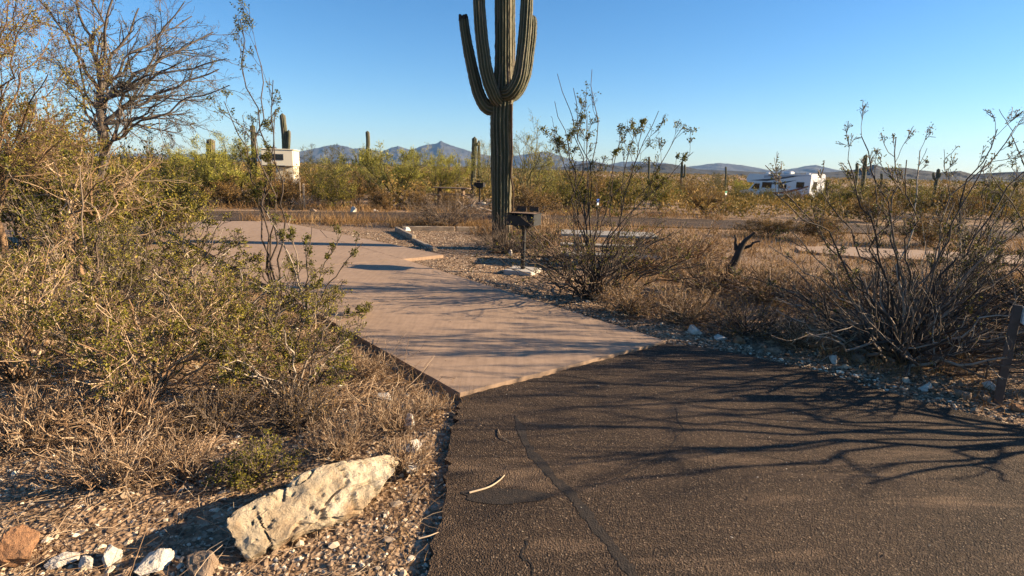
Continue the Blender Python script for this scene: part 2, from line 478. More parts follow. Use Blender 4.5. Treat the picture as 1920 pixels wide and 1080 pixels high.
def make_plant(seed, stems, rad, levels, leaf=None, tint=(0.1, 0.8), minr=0.0012, sides=(5, 4, 3, 3, 3), tipr=0.35, ltint=(0, 1)):
    """stems: (M,n,3) main stems; levels: dicts(k,t,a,r,n,w,up,rr); leaf: dict(per,size,t,levels)"""
    rg = np.random.default_rng(seed)
    G, Lf = Geo(), Geo()
    P = stems; M, n, _ = P.shape
    L = np.linalg.norm(np.diff(P, axis=1), axis=2).sum(1)
    rad = np.broadcast_to(np.asarray(rad, float), (M,))
    R = rad[:, None] * np.linspace(1, tipr, n)[None] ** 0.8
    tn = rg.uniform(*tint, M)
    G.tubes(P, R, sides[0], tn)
    layers = [(P, L, R, tn)]
    for li, lv in enumerate(levels):
        S, D, Lc, Rc = spawn(rg, P, L, R, lv['k'], *lv['t'], *lv['a'], *lv['r'], lv.get('rr', 0.55))
        if 'lmax' in lv: Lc = np.minimum(Lc, lv['lmax'])
        P = grow(rg, S, D, Lc, lv['n'], lv['w'], lv['up'])
        R = np.maximum(Rc[:, None] * np.linspace(1, 0.35, lv['n'])[None], minr)
        L = Lc
        tn = rg.uniform(*tint, len(P))
        G.tubes(P, R, sides[min(li + 1, len(sides) - 1)], tn)
        layers.append((P, L, R, tn))
    if leaf:
        for li in leaf['levels']:
            P = layers[li][0]; M, n, _ = P.shape
            if M == 0: continue
            per = leaf['per'] if np.isscalar(leaf['per']) else leaf['per'][li]
            w_ = np.where(rg.random(M) < .55, rg.uniform(1.2, 2.4, M), .12)
            ids = np.repeat(np.arange(M), rg.poisson(per * w_, M))
            t = rg.uniform(*leaf['t'], len(ids)) * (n - 1)
            i0 = np.clip(t.astype(int), 0, n - 2); f = (t - i0)[:, None]
            C = P[ids, i0] * (1 - f) + P[ids, i0 + 1] * f + rg.normal(0, leaf.get('jit', 0.008), (len(ids), 3))
            bt = rg.uniform(*ltint, M)
            tt = np.clip(bt[ids] * .6 + rg.uniform(*ltint, len(ids)) * .4 + rg.normal(0, .08, len(ids)), 0, 1)
            dirs = nrm(P[ids, i0 + 1] - P[ids, i0]) if leaf.get('along') else None
            Lf.leaves(C, rg.uniform(*leaf['size'], len(ids)), tt, rg, leaf.get('aspect', 0.55), dirs)
    return G, Lf

def plant_thing(name, label, cat, G, Lf, bark, leafmat, loc=(0, 0, 0), rz=0, group=None, names=('branches', 'foliage')):
    o = thing(name, label, cat, loc, rz, group)
    obj(names[0], G.mesh(names[0], True), bark, o)
    if not Lf.empty():
        obj(names[1], Lf.mesh(names[1]), leafmat, o)
    return o

def creosote_ends(rg, M, height, spread, lo=0.25):
    az = rg.uniform(0, 2 * np.pi, M)
    r = spread * np.sqrt(rg.uniform(0.02, 1, M))
    h = height * (1 - 0.55 * (r / spread) ** 2) * rg.uniform(0.65, 1.05, M)
    return np.stack([np.cos(az) * r, np.sin(az) * r, np.maximum(h, lo)], 1)

# ------------------------------------------------------------------ noise for terrain
_h = np.random.default_rng(3).random((256, 256))
def vnoise(x, y):
    xi = np.floor(x).astype(int); yi = np.floor(y).astype(int)
    fx = x - xi; fy = y - yi
    fx = fx * fx * (3 - 2 * fx); fy = fy * fy * (3 - 2 * fy)
    g = lambda i, j: _h[i & 255, j & 255]
    return (g(xi, yi) * (1 - fx) + g(xi + 1, yi) * fx) * (1 - fy) + (g(xi, yi + 1) * (1 - fx) + g(xi + 1, yi + 1) * fx) * fy
def fbm(x, y, o=4):
    s = 0; a = 0.5
    for i in range(o):
        s = s + a * vnoise(x * 2 ** i + 17.3 * i, y * 2 ** i + 9.1 * i); a *= 0.5
    return s

def inside(x, y, poly):
    x = np.asarray(x, float); y = np.asarray(y, float)
    c = np.zeros(x.shape, bool); n = len(poly)
    for i in range(n):
        x0, y0 = poly[i][:2]; x1, y1 = poly[(i + 1) % n][:2]
        cond = ((y0 > y) != (y1 > y))
        c ^= cond & (x < (x1 - x0) * (y - y0) / (y1 - y0 + 1e-12) + x0)
    return c

def rough_edge(poly, step, jit, rg, closed=True):
    out = []
    n = len(poly)
    for i in range(n if closed else n - 1):
        a = np.array(poly[i][:2], float); b = np.array(poly[(i + 1) % n][:2], float)
        k = max(1, int(np.linalg.norm(b - a) / step))
        for j in range(k):
            p = a + (b - a) * j / k
            out.append(p + (rg.normal(0, jit, 2) if j else 0))
    return out

# ------------------------------------------------------------------ outlines on the ground
PAD_L0, PAD_R0 = gp(862, 743)[:2], gp(1250, 643)[:2]
pad_dir = nrm(np.array([-0.632, 0.775]))
PAD_R1 = np.array([-2.0, 10.44]); PAD_R2 = np.array([-4.33, 13.31]); PAD_F = np.array([-5.02, 14.91])
PAD_E = np.array([-1.34, 11.09]); PAD_G = np.array([-6.89, 16.85]); PAD_H = np.array([-8.75, 16.35])
PAD_L9 = PAD_L0 + pad_dir * 13.4
PAD_OUT = [PAD_L0, PAD_R0, PAD_R1, PAD_E, PAD_F, PAD_G, PAD_H, PAD_L9]
ROAD_OUT = [PAD_R0 + (0.0, -0.012), (1.95, 5.52), (2.28, 5.32), (2.8, 4.84), (3.16, 4.32), (3.66, 3.82), (5.2, 2.4), (8.5, -1.0), (12, -7), (-0.2, -7), (-0.28, 0), (-0.33, 2.14), (-0.32, 2.75), (-0.37, 3.4), (-0.36, 4.095)]
near_e = [(-60, 2), (-36, 9), (-20, 13.4), (-9.7, 16.5), (-4.4, 17.9), (2, 18.5), (9, 18.4), (15.6, 17.4), (40, 13), (70, 4)]
far_e = [(-60, 6), (-36, 12.8), (-20, 17.2), (-11, 19.9), (-4.4, 21.4), (2, 22), (9, 21.9), (15.6, 20.9), (40, 16.6), (70, 8)]
LOOP_OUT = near_e + far_e[::-1]
PAD2_OUT = [gp(1490, 464)[:2], gp(1560, 463)[:2], gp(1990, 484)[:2], gp(1990, 500)[:2], gp(1620, 484)[:2], gp(1500, 472)[:2]]
BED_OUT = [PAD_R0 + (0.10, 0.15), (0.75, 7.2), (1.0, 7.9), (1.9, 9.6), (2.2, 12.6), (0.4, 13.6), (-0.56, 15.9), (-3.1, 15.4), PAD_F + (0.15, .1), PAD_E + (0.2, 0.02), PAD_R1 + (0.1, -.05), (0.42, 7.55)]

# ------------------------------------------------------------------ ground
def axis(lo, hi, step, outer):
    a = list(np.arange(lo, hi + 1e-6, step))
    s, x, pre = step, lo, []
    while x > -outer:
        s *= 1.22; x -= s; pre.append(max(x, -outer))
    s, x, post = step, hi, []
    while x < outer:
        s *= 1.22; x += s; post.append(min(x, outer))
    return np.array(pre[::-1] + a + post)
gx = axis(-7, 8, 0.11, 9500.0); gy = axis(0.5, 15, 0.12, 9500.0)
GX, GY = np.meshgrid(gx, gy)
hide = inside(GX, GY, PAD_OUT) | inside(GX, GY, ROAD_OUT) | inside(GX, GY, LOOP_OUT) | inside(GX, GY, PAD2_OUT)
def ground_z(x, y):
    near = np.exp(-((x / 14) ** 2 + ((y - 7) / 16) ** 2))
    left = sstep(-1.0, -3.2, x) * sstep(9, 3, y)
    return zt(x, y) - 0.022 + near * (0.10 * (fbm(x * .8 + 5, y * .8 + 3) - 0.5) + 0.035 * (fbm(x * 5, y * 5, 3) - 0.45)) + 0.05 * left
GZ = ground_z(GX, GY)
# keep the soil under every slab, one cell round it too
hb = hide.copy()
for ax in (0, 1):
    hb = hb | np.roll(hb, 1, ax) | np.roll(hb, -1, ax)
GZ = np.where(hb & (np.abs(GX) < 70) & (GY < 40), np.minimum(GZ, zt(GX, GY) - 0.035), GZ)
nx, ny = len(gx), len(gy)
idx = np.arange(nx * ny).reshape(ny, nx)
q = np.stack([idx[:-1, :-1], idx[:-1, 1:], idx[1:, 1:], idx[1:, :-1]], -1).reshape(-1, 4)
struct('ground', mesh_np('ground', np.stack([GX, GY, GZ], -1), [q], smooth=True), MAT['soil'], 'gravelly tan desert soil reaching to the horizon')

def sheet(name, poly, ztop, thick, mat, label=None, parent=None, follow=False):
    mb = MB()
    n = len(poly)
    zz = [ztop + (float(zt(p[0], p[1])) if follow else 0) for p in poly]
    V = [(p[0], p[1], z) for p, z in zip(poly, zz)] + [(p[0], p[1], z - thick) for p, z in zip(poly, zz)]
    mb.add(V, [tuple(range(n))] + [((i + 1) % n, i, n + i, n + (i + 1) % n) for i in range(n)])
    return struct(name, mb.mesh(name), mat, label, parent)

def ccw(p):
    a = sum(p[i][0] * p[(i + 1) % len(p)][1] - p[(i + 1) % len(p)][0] * p[i][1] for i in range(len(p)))
    return p if a > 0 else p[::-1]

erg = np.random.default_rng(5)
road = sheet('road', ccw(rough_edge(ROAD_OUT, 0.05, 0.011, erg)), 0.0, 0.06, MAT['asphalt'], 'dark brown asphalt road with cracks and dusty scuffs in the foreground')
loop = sheet('road', ccw(rough_edge(LOOP_OUT, 0.3, 0.03, erg)), 0.0, 0.05, MAT['asphalt'], 'narrow asphalt loop road crossing behind the big saguaro')

# cracks sealed with tar on the near road, a tar patch
def ribbon(name, pts, width, z, mat, parent, seed):
    rg = np.random.default_rng(seed)
    pts = np.array(pts, float)
    t = np.linspace(0, len(pts) - 1, 60); i0 = np.clip(t.astype(int), 0, len(pts) - 2); f = (t - i0)[:, None]
    p = pts[i0] * (1 - f) + pts[i0 + 1] * f
    p += np.cumsum(rg.normal(0, 0.005, p.shape), 0)
    tn = nrm(np.gradient(p, axis=0)); nn = np.stack([-tn[:, 1], tn[:, 0]], 1)
    w = width * (0.25 + .9 * fbm(np.arange(60) * .35 + seed, np.zeros(60), 2) + .35 * rg.random(60))[:, None] * np.minimum(1, np.minimum(np.arange(60), 59 - np.arange(60)) / 5 + .15)[:, None]
    L = p + nn * w / 2; Rr = p - nn * w / 2
    V = np.concatenate([np.c_[L, np.full(60, z)], np.c_[Rr, np.full(60, z)]])
    F = np.array([(i + 60, i + 61, i + 1, i) for i in range(59)])
    return struct(name, mesh_np(name, V, [F]), mat, None, parent)
g2 = lambda *a: [gp(x, y)[:2] for x, y in a]
ribbon('crack_sealant', g2((965, 780), (985, 830), (1015, 870), (1055, 910), (1085, 940), (1120, 985), (1160, 1035), (1200, 1090)), 0.075, 0.0016, MAT['tar'], road, 1)
ribbon('crack_sealant', g2((1060, 915), (1110, 905), (1180, 880), (1240, 850), (1270, 800), (1250, 760)), 0.010, 0.0018, MAT['tar'], road, 2)
ribbon('crack_sealant', g2((1240, 850), (1330, 835), (1420, 850), (1530, 870), (1650, 900)), 0.007, 0.0020, MAT['tar'], road, 3)
ribbon('crack_sealant', g2((985, 1010), (1000, 1040), (1005, 1090)), 0.012, 0.0024, MAT['tar'], road, 5)
pc = gp(945, 930)[:2]; an = np.linspace(0, 2 * np.pi, 40, endpoint=False)
pp = [pc + np.array([math.cos(a) * 0.235, math.sin(a) * 0.075]) * (1 + 0.12 * math.sin(3 * a + 1) + 0.05 * math.sin(7 * a)) for a in an]
mb = MB(); mb.add([(p[0], p[1], 0.0028) for p in pp], [tuple(range(40))]); mb.build('tar_patch', MAT['tar'], road)

# the pink concrete pad, poured slab by slab
pad = thing('parking_pad', 'pink concrete parking pad poured in slabs beside the saguaro', 'concrete pad')
pad['kind'] = 'structure'
del pad['category']
ts = [0, 3.05, 6.1]
def along(t, p0): return p0 + pad_dir * t
lens_R = np.linalg.norm(PAD_R1 - PAD_R0)
cuts = [(PAD_L0, PAD_R0)]
for t in (3.05, lens_R):
    cuts.append((PAD_L0 + pad_dir * t, PAD_R0 + (PAD_R1 - PAD_R0) * t / lens_R))
cuts.append((PAD_L0 + pad_dir * (lens_R + 3.7), PAD_R2))
slabs = [[cuts[i][0], cuts[i][1], cuts[i + 1][1], cuts[i + 1][0]] for i in range(3)]
slabs.append([PAD_R1, PAD_E, PAD_F, PAD_R2])
slabs.append([cuts[3][0], PAD_R2, PAD_F, PAD_G, PAD_H, PAD_L9])
for s in slabs:
    c = np.mean([p for p in s], 0)
    s2 = [c + (p - c) * (1 - 0.013 / max(np.linalg.norm(p - c), .1)) for p in s]
    sheet('slab', ccw(rough_edge(s2, 0.12, 0.002, erg)), 0.022, 0.12, MAT['pad'], None, pad)
mb = MB(); mb.prism(ccw([np.mean(PAD_OUT, 0) + (p - np.mean(PAD_OUT, 0)) * .985 for p in PAD_OUT]), -0.06, 0.006)
mb.build('joint_filler', MAT['tar'], pad)
sheet('neighbour_pad', ccw(rough_edge(PAD2_OUT, 0.2, 0.004, erg)), 0.022, 0.1, MAT['pad'], 'strip of pink concrete pad behind the bare bush at right')

# ------------------------------------------------------------------ mountains and hills
def ridge(name, prof, dist, depth, mat, label, seed, rough, nA, nR):
    px = np.array(prof, float)
    azs, tl = [], []
    for x, y in px:
        d = ray(x, y); azs.append(math.atan2(d[0], d[1])); tl.append(d[2] / math.hypot(d[0], d[1]))
    az = np.linspace(azs[0], azs[-1], nA)
    h = np.interp(az, azs, tl) * dist + EYE + 3
    h = np.maximum(h, 4)
    det = (fbm(az * 150 + seed, np.full(nA, seed * 3.3), 5) - 0.47) * rough
    h = h * (1 + det)
    s = np.linspace(0, 1, nR)
    rad = dist - depth * (1 - s)
    A, S = np.meshgrid(az, s)
    Rr = dist - depth * (1 - S)
    X = np.sin(A) * Rr; Yy = np.cos(A) * Rr
    rid = 1 - np.abs(2 * fbm(X / depth * 5.5 + seed, Yy / depth * 2.2, 5) - 0.95)
    Z = h[None] * (S ** 1.15) * (1 - 0.85 * (1 - S) ** 0.5 * (1 - np.clip(rid, 0, 1)) * 2.0) - 4 * (1 - S)
    Z[-1] = h
    Xb = np.sin(az) * (dist + depth * .7); Yb = np.cos(az) * (dist + depth * .7)
    V = np.concatenate([np.stack([X, Yy, Z], -1).reshape(-1, 3), np.stack([Xb, Yb, np.full(nA, -5.0)], -1)])
    n2 = nR + 1
    ix = np.arange(n2 * nA).reshape(n2, nA)
    q = np.stack([ix[:-1, :-1], ix[:-1, 1:], ix[1:, 1:], ix[1:, :-1]], -1).reshape(-1, 4)
    return struct(name, mesh_np(name, V, [q], smooth=False), mat, label)

FAR = [(-500, 292), (100, 288), (420, 290), (560, 285), (585, 280), (604, 275), (632, 271), (650, 276), (662, 280), (678, 277), (695, 282), (715, 284), (730, 279), (745, 274), (768, 282), (785, 277), (800, 272), (815, 271), (827, 265), (836, 269), (850, 274), (868, 279), (885, 285), (905, 290), (940, 296), (985, 290), (1010, 285), (1035, 287), (1060, 296), (1085, 303), (1115, 302), (1140, 309), (1165, 304), (1200, 303), (1225, 305), (1245, 306), (1290, 313), (1330, 308), (1350, 306), (1380, 309), (1420, 315), (1450, 321), (1490, 316), (1510, 312), (1530, 310), (1560, 317), (1600, 324), (1700, 330), (1960, 338), (2600, 352)]
NEAR = [(-500, 282), (200, 300), (700, 312), (960, 318), (1050, 316), (1110, 306), (1140, 311), (1170, 315), (1225, 311), (1250, 309), (1275, 313), (1310, 320), (1400, 324), (1480, 328), (1560, 325), (1600, 321), (1622, 315), (1640, 311), (1658, 317), (1700, 317), (1720, 321), (1760, 326), (1800, 323), (1825, 330), (1860, 327), (1900, 325), (1960, 324), (2200, 332), (2600, 344)]
ridge('mountain_range', FAR, 7000, 1700, MAT['mountain'], 'blue hazy mountain range on the horizon', 2, 0.12, 900, 26)
ridge('hills', NEAR, 1500, 250, MAT['hill'], 'low dark hills in front of the mountains', 5, 0.10, 700, 16)

# ------------------------------------------------------------------ haze
mt = bpy.data.materials.new('desert_haze'); mt.use_nodes = True
nt = mt.node_tree; nt.nodes.clear()
out = nt.nodes.new('ShaderNodeOutputMaterial'); pv = nt.nodes.new('ShaderNodeVolumePrincipled')
pv.inputs['Color'].default_value = (0.32, 0.58, 1.0, 1); pv.inputs['Density'].default_value = 0.000042
nt.links.new(pv.outputs[0], out.inputs['Volume'])
mb = MB(); mb.box((0, 0, 245), (19600, 19600, 510)); hz = mb.build('haze', mt)
tag(hz, 'thin bluish haze over the whole desert plain', None, None, 'stuff')

# ------------------------------------------------------------------ saguaros
def smooth_path(pts, n):
    p = np.array(pts, float)
    p = np.vstack([2 * p[0] - p[1], p, 2 * p[-1] - p[-2]])
    out = []
    k = len(p) - 3
    for t in np.linspace(0, k, n):
        i = min(int(t), k - 1); f = t - i
        a, b, c, d = p[i:i + 4]
        out.append(0.5 * (2 * b + (c - a) * f + (2 * a - 5 * b + 4 * c - d) * f * f + (3 * b - a - 3 * c + d) * f ** 3))
    return np.array(out)

def ribbed(name, pts, radii, ribs, per, n, parent, seed, bark_top=0.0, dome=True, blunt=False):
    rg = np.random.default_rng(seed)
    P = smooth_path(pts, n)
    t = np.linspace(0, 1, n)
    r = np.interp(t, np.linspace(0, 1, len(radii)), radii)
    r = r * (1 + 0.05 * (fbm(t * 7 + seed, np.full(n, seed * 1.7), 3) - .45))
    if dome:
        L = np.linalg.norm(np.diff(P, axis=0), axis=1).sum()
        dl = (1 - t) * L
        cap = r[-1] * (0.5 if blunt else 1.6)
        r = r * np.sqrt(np.clip(1 - (1 - np.clip(dl / cap, 0, 1)) ** 2, 0.0004, 1))
    T = nrm(np.gradient(P, axis=0))
    A = np.zeros_like(P); a = np.array([1.0, 0.2, 0]); 
    for i in range(n):
        a = a - T[i] * (a @ T[i]); a /= np.linalg.norm(a); A[i] = a
    B = np.cross(T, A)
    k = ribs * per
    th = np.arange(k) * 2 * np.pi / k
    ph = np.cos(th * ribs)
    crest = 0.5 + 0.5 * ph
    prof = 1 + 0.115 * (np.abs(crest) ** 0.8 * 2 - 1)
    wob = 1 + 0.03 * rg.normal(size=k)
    # deep fold here and there, as old ribs split
    warp = 1 + 0.10 * (fbm(np.cos(th)[None] * 2.2 + t[:, None] * 14 + seed, np.sin(th)[None] * 2.2 + seed * 2.1, 3) - .45) + 0.02 * rg.normal(size=(n, k))
    twist = .05 * (fbm(t[:, None] * 9 + seed * 3, np.zeros((n, 1)) + seed, 2) - .4) * 3
    th = th[None] + twist
    V = P[:, None] + (r[:, None] * (prof * wob)[None] * warp)[:, :, None] * (np.cos(th)[:, :, None] * A[:, None] + np.sin(th)[:, :, None] * B[:, None])
    ix = np.arange(n * k).reshape(n, k)
    q = np.stack([ix[:-1], np.roll(ix[:-1], -1, 1), np.roll(ix[1:], -1, 1), ix[1:]], -1).reshape(-1, 4)
    z = V[..., 2] - P[0, 2]
    bark = np.clip((bark_top - z) / max(bark_top, .01) * 1.3 + (rg.random(k)[None] - .5) * .5, 0, 1) if bark_top > 0 else np.zeros_like(z)
    scar = fbm(np.cos(th) * 3 + seed * 5, np.sin(th) * 3 + z * 1.6 + seed, 4)
    bark = np.maximum(bark, np.clip((scar - .60) * 14, 0, .9))
    me = mesh_np(name, V.reshape(-1, 3), [q], bark.ravel(), True, np.broadcast_to(crest, (n, k)).ravel())
    o = obj(name, me, MAT['cactus'], parent)
    return o, P, r, V, crest

def spine_geo(G, P, V, crest, rg, per_ring, size):
    n, k = V.shape[:2]
    cr = np.where(crest > 0.98)[0]
    ri = rg.integers(0, n - 1, len(cr) * per_ring * n // 10); ci = rg.choice(cr, len(ri))
    f = rg.random(len(ri))[:, None]
    C = V[ri, ci] * (1 - f) + V[np.minimum(ri + 1, n - 1), ci] * f
    out = nrm(C - (P[ri] * (1 - f) + P[np.minimum(ri + 1, n - 1)] * f))
    G.leaves(C, rg.uniform(size * .6, size, len(ri)), rg.uniform(0.1, .6, len(ri)), rg, 0.09, out)

SY = 12.35
sb = gp(940, 466); sb[2] = -0.04
big = thing('saguaro_cactus', 'huge many armed saguaro towering over the gravel bed', 'cactus', sb)
def rel(px, py, dy=0.0): return at(px, py, SY + dy) - sb
SG = Geo(); srg = np.random.default_rng(77)
def big_part(name, pts, radii, ribs, seed, n=70, **kw):
    o, P, r, V, cr = ribbed(name, pts, radii, ribs, 6, n, big, seed, **kw)
    spine_geo(SG, P, V, cr, srg, 7, 0.045)
    return o
px2m = lambda px: px * 11.6 / FPX
tr = big_part('trunk', [(0, 0, -0.1), rel(940, 400), rel(941, 300), rel(940, 230), rel(942, 180), rel(943.5, 120), rel(944, 0), rel(947, -110), rel(949, -190)],
              [px2m(v) for v in (15, 17, 19, 19, 19, 14.5, 14, 14, 13)], 17, 1, 120, bark_top=1.1)
big_part('arm', [rel(925, 205), rel(912, 200, -.02), rel(898, 176, -.04), rel(885, 125, -.05), rel(875, 75, -.05), rel(869, 33, -.05)], [px2m(v) for v in (11, 11.5, 10.5, 9.5, 8.6, 8.2)], 11, 2, blunt=True)
big_part('arm', [rel(936, 192, -.12), rel(926, 178, -.24), rel(913, 140, -.30), rel(904, 80, -.32), rel(899, 20, -.32), rel(894, -70, -.3), rel(891, -130, -.3)], [px2m(v) for v in (10, 11, 11, 10.5, 10, 10, 9.5)], 13, 3)
big_part('arm', [rel(946, 176, -.14), rel(960, 172, -.26), rel(974, 145, -.30), rel(981, 95, -.30), rel(986, 40, -.28), rel(990, -40, -.26), rel(993, -105, -.25)], [px2m(v) for v in (11, 12, 11.5, 10.8, 10.5, 10, 10)], 13, 4)
big_part('arm', [rel(955, 185, .12), rel(972, 172, .26), rel(986, 140, .32), rel(993, 100, .33), rel(997, 60, .33), rel(998, 28, .33)], [px2m(v) for v in (9, 9.5, 9.5, 8.5, 9.2, 8.6)], 11, 5)
big_part('arm', [rel(950, 175, .02), rel(955, 150, .08), rel(957, 90, .12), rel(957, 20, .12), rel(958, -60, .12)], [px2m(v) for v in (8, 8.5, 8.5, 8, 8)], 11, 6)
tp = rel(869, 33, -.05)
mb = MB()
for i in range(9):
    a = i * 0.7; mb.box((tp[0] + math.cos(a) * .07, tp[1] + math.sin(a) * .07, tp[2] - .01), (.05, .05, .07 + .03 * (i % 3)), a, 0.008)
mb.build('scarred_tip', MAT['twig'], big)
# a stretch of bare split rib down the sunny side of the trunk
mb = MB()
prev = None
for i, (x, y) in enumerate([(952, 195), (952, 240), (953, 290), (951, 330), (956, 360), (955, 400), (957, 440)]):
    p = Vector(rel(x, y, -0.19 if i < 4 else -0.17)) + Vector((0.075, 0, 0))
    if prev is not None: mb.rod(prev, p, 0.028 - 0.002 * i, 7)
    prev = p
sp = mb.build('split_rib', MAT['pale_twig'], big)
so = obj('spines', SG.mesh('spines'), MAT['pale_twig'], big); so['kind'] = 'stuff'

def far_saguaro(label, Y, trunk, arms=(), rpx=4.0, seed=0, name='saguaro_cactus', bark=0.0, blunt=False):
    base = at(*trunk[0], Y); base[2] = float(zt(base[0], Y)) - 0.1
    o = thing(name, label, 'cactus', base)
    m = Y / FPX
    pts = [np.zeros(3)] + [at(x, y, Y) - base for x, y in trunk[1:]]
    ribbed('trunk', pts, [rpx * m * .9] + [rpx * m] * (len(pts) - 1), 11, 4, 24, o, seed, bark_top=bark, blunt=blunt)
    for a in arms:
        ap = [at(x, y, Y - 0.1) - base for x, y in a[1]]
        ribbed('arm', ap, [a[0] * m] * len(ap), 9, 4, 18, o, seed + 3)
    return o
far_saguaro('tall leaning saguaro with one side arm above the cream camper', 62, [(536, 320), (535, 290), (533, 250), (529, 212)], [(3.2, [(536, 283), (540, 277), (541, 262), (541.5, 243)])], 5, 11)
far_saguaro('single straight saguaro rising from the palo verde left of the camper', 48, [(477, 330), (476, 285), (475, 255), (473, 234)], (), 4.2, 12)
far_saguaro('short thick dead saguaro stump among green palo verde branches', 27, [(397, 350), (396, 310), (395, 285), (395, 260)], (), 6.5, 13, bark=4, blunt=True)
far_saguaro('slim dark saguaro with short arms in front of the mountains', 75, [(689, 315), (689, 290), (690, 268), (689, 245)], [(1.7, [(690, 300), (695, 297), (695, 278)]), (2.0, [(688, 303), (683, 300), (681, 291)])], 3.2, 14)
far_saguaro('low many stemmed cactus beside the slim dark saguaro', 70, [(676, 318), (675, 305), (674, 289)], [(1.3, [(676, 310), (669, 306), (667, 290)]), (1.3, [(675, 312), (680, 306), (681, 294)]), (1.2, [(676, 310), (663, 308), (661, 299)])], 1.5, 15)
far_saguaro('stout saguaro with a knobbly top just left of the big trunk', 36, [(887, 352), (888, 320), (889, 290), (890, 256)], [(2.0, [(891, 272), (895, 271), (896, 267)])], 4.6, 16, bark=1.5, blunt=True)
far_saguaro('thin straight saguaro between the stout one and the big trunk', 52, [(898, 340), (898, 310), (898, 262)], (), 2.2, 17)
far_saguaro('distant bare pole of a saguaro below the main peak', 110, [(856, 325), (856, 312), (855, 297)], (), 1.2, 18)
far_saguaro('distant twin stem saguaro right of the pole below the peak', 112, [(861, 325), (861, 312), (861, 300)], [(0.9, [(861, 318), (858, 315), (858, 309)])], 1.1, 19)
far_saguaro('dark saguaro with two stems behind the tall creosote tops', 80, [(1278, 345), (1278, 325), (1279, 302)], [(1.6, [(1278, 332), (1284, 329), (1284, 307)])], 2.0, 20)
far_saguaro('lone saguaro stem seen through the creosote tops at centre right', 90, [(1217, 335), (1217, 315), (1217, 293)], (), 1.7, 21)
far_saguaro('tall saguaro right of the motorhome behind bare creosote', 66, [(1619, 350), (1620, 325), (1623, 290)], (), 3.2, 22)
far_saguaro('shorter saguaro just left of the tall one by the motorhome', 68, [(1605, 350), (1606, 330), (1607, 305)], (), 2.4, 23)
far_saguaro('small saguaro post right of the pointed dark hill', 95, [(1653, 348), (1653, 335), (1653, 325)], (), 2.0, 24)
far_saguaro('leaning saguaro with raised arms against the hills at far right', 60, [(1752, 360), (1755, 345), (1758, 332), (1760, 316)], [(1.9, [(1756, 337), (1751, 334), (1750, 323)]), (1.7, [(1757, 334), (1762, 331), (1764, 324)])], 2.6, 25)
far_saguaro('short saguaro left of the white motorhome', 100, [(1361, 340), (1361, 328), (1361, 312)], (), 1.6, 26)

# ------------------------------------------------------------------ grill
def make_grill(label, loc, rz):
    o = thing('park_grill', label, 'grill', loc, rz)
    mb = MB(); mb.box((0, 0, 0.0), (0.50, 0.50, 0.09), 0.0, 0.012); mb.build('footing', MAT['grey_concrete'], o)
    mb = MB(); mb.box((0, 0, 0.37), (0.062, 0.062, 0.72), 0, 0.006); mb.build('post', MAT['black_steel'], o)
    fb = MB()
    w, d, h, th, z0 = 0.46, 0.36, 0.185, 0.006, 0.79
    fb.box((0, 0, z0), (w, d, th))
    fb.box((-w / 2, 0, z0 + h / 2), (th, d, h)); fb.box((w / 2, 0, z0 + h / 2), (th, d, h))
    fb.box((0, d / 2, z0 + h / 2), (w, th, h)); fb.box((0, -d / 2, z0 + h / 2 - 0.02), (w, th, h - .04))
    fb.box((0, -d / 2 - .006, z0 + h - .035), (w + .02, .012, .012)); fb.box((0, d / 2 + .006, z0 + h), (w + .02, .012, .012))
    fb.box((w / 2 + .006, 0, z0 + h), (.012, d + .02, .012)); fb.box((-w / 2 - .006, 0, z0 + h), (.012, d + .02, .012))
    fbo = fb.build('firebox', MAT['black_steel'], o)
    s = MB(); s.side_prism([(-.16, z0 - .004), (-.06, z0 - .07), (.06, z0 - .07), (.16, z0 - .004)], -.12, .12); s.build('support_bracket', MAT['black_steel'], o)
    g = MB()
    zg = z0 + h + .012
    for i in range(13): g.rod((-w / 2 + .02 + i * (w - .04) / 12, -d / 2 + .01, zg), (-w / 2 + .02 + i * (w - .04) / 12, d / 2 - .01, zg), .006, 6)
    for y in (-d / 2 + .01, d / 2 - .01): g.rod((-w / 2, y, zg), (w / 2, y, zg), .008, 6)
    g.build('grate', MAT['grate'], o)
    hd = MB()
    for x in (-w / 2 + .03, -.03, .19):
        hd.rod((x, d / 2 - .02, zg), (x, d / 2 - .02, zg + .10), .009, 6)
    hd.rod((-w / 2 + .03, d / 2 - .02, zg + .092), (.20, d / 2 - .02, zg + .092), .007, 6)
    hd.box((.105, d / 2 - .012, zg + .05), (.15, .004, .07)); hd.box((-.12, d / 2 - .012, zg + .05), (.17, .004, .07))
    hd.build('wind_guard', MAT['grate'], o)
    k = MB(); k.rod((-w / 2 - .01, -.06, z0 + .12), (-w / 2 - .10, -.06, z0 + .12), .008, 6); k.build('handle', MAT['grate'], fbo)
    return o
grill_loc = gp(980, 509)
grill = make_grill('black pedestal park grill on a pale square footing by the pad', grill_loc, R_(-22))
gl = gp(899, 381, -0.0); copy_tree(grill, gl, R_(-15), (1, 1, 1), 'small distant black park grill left of the big saguaro trunk', 'grill')

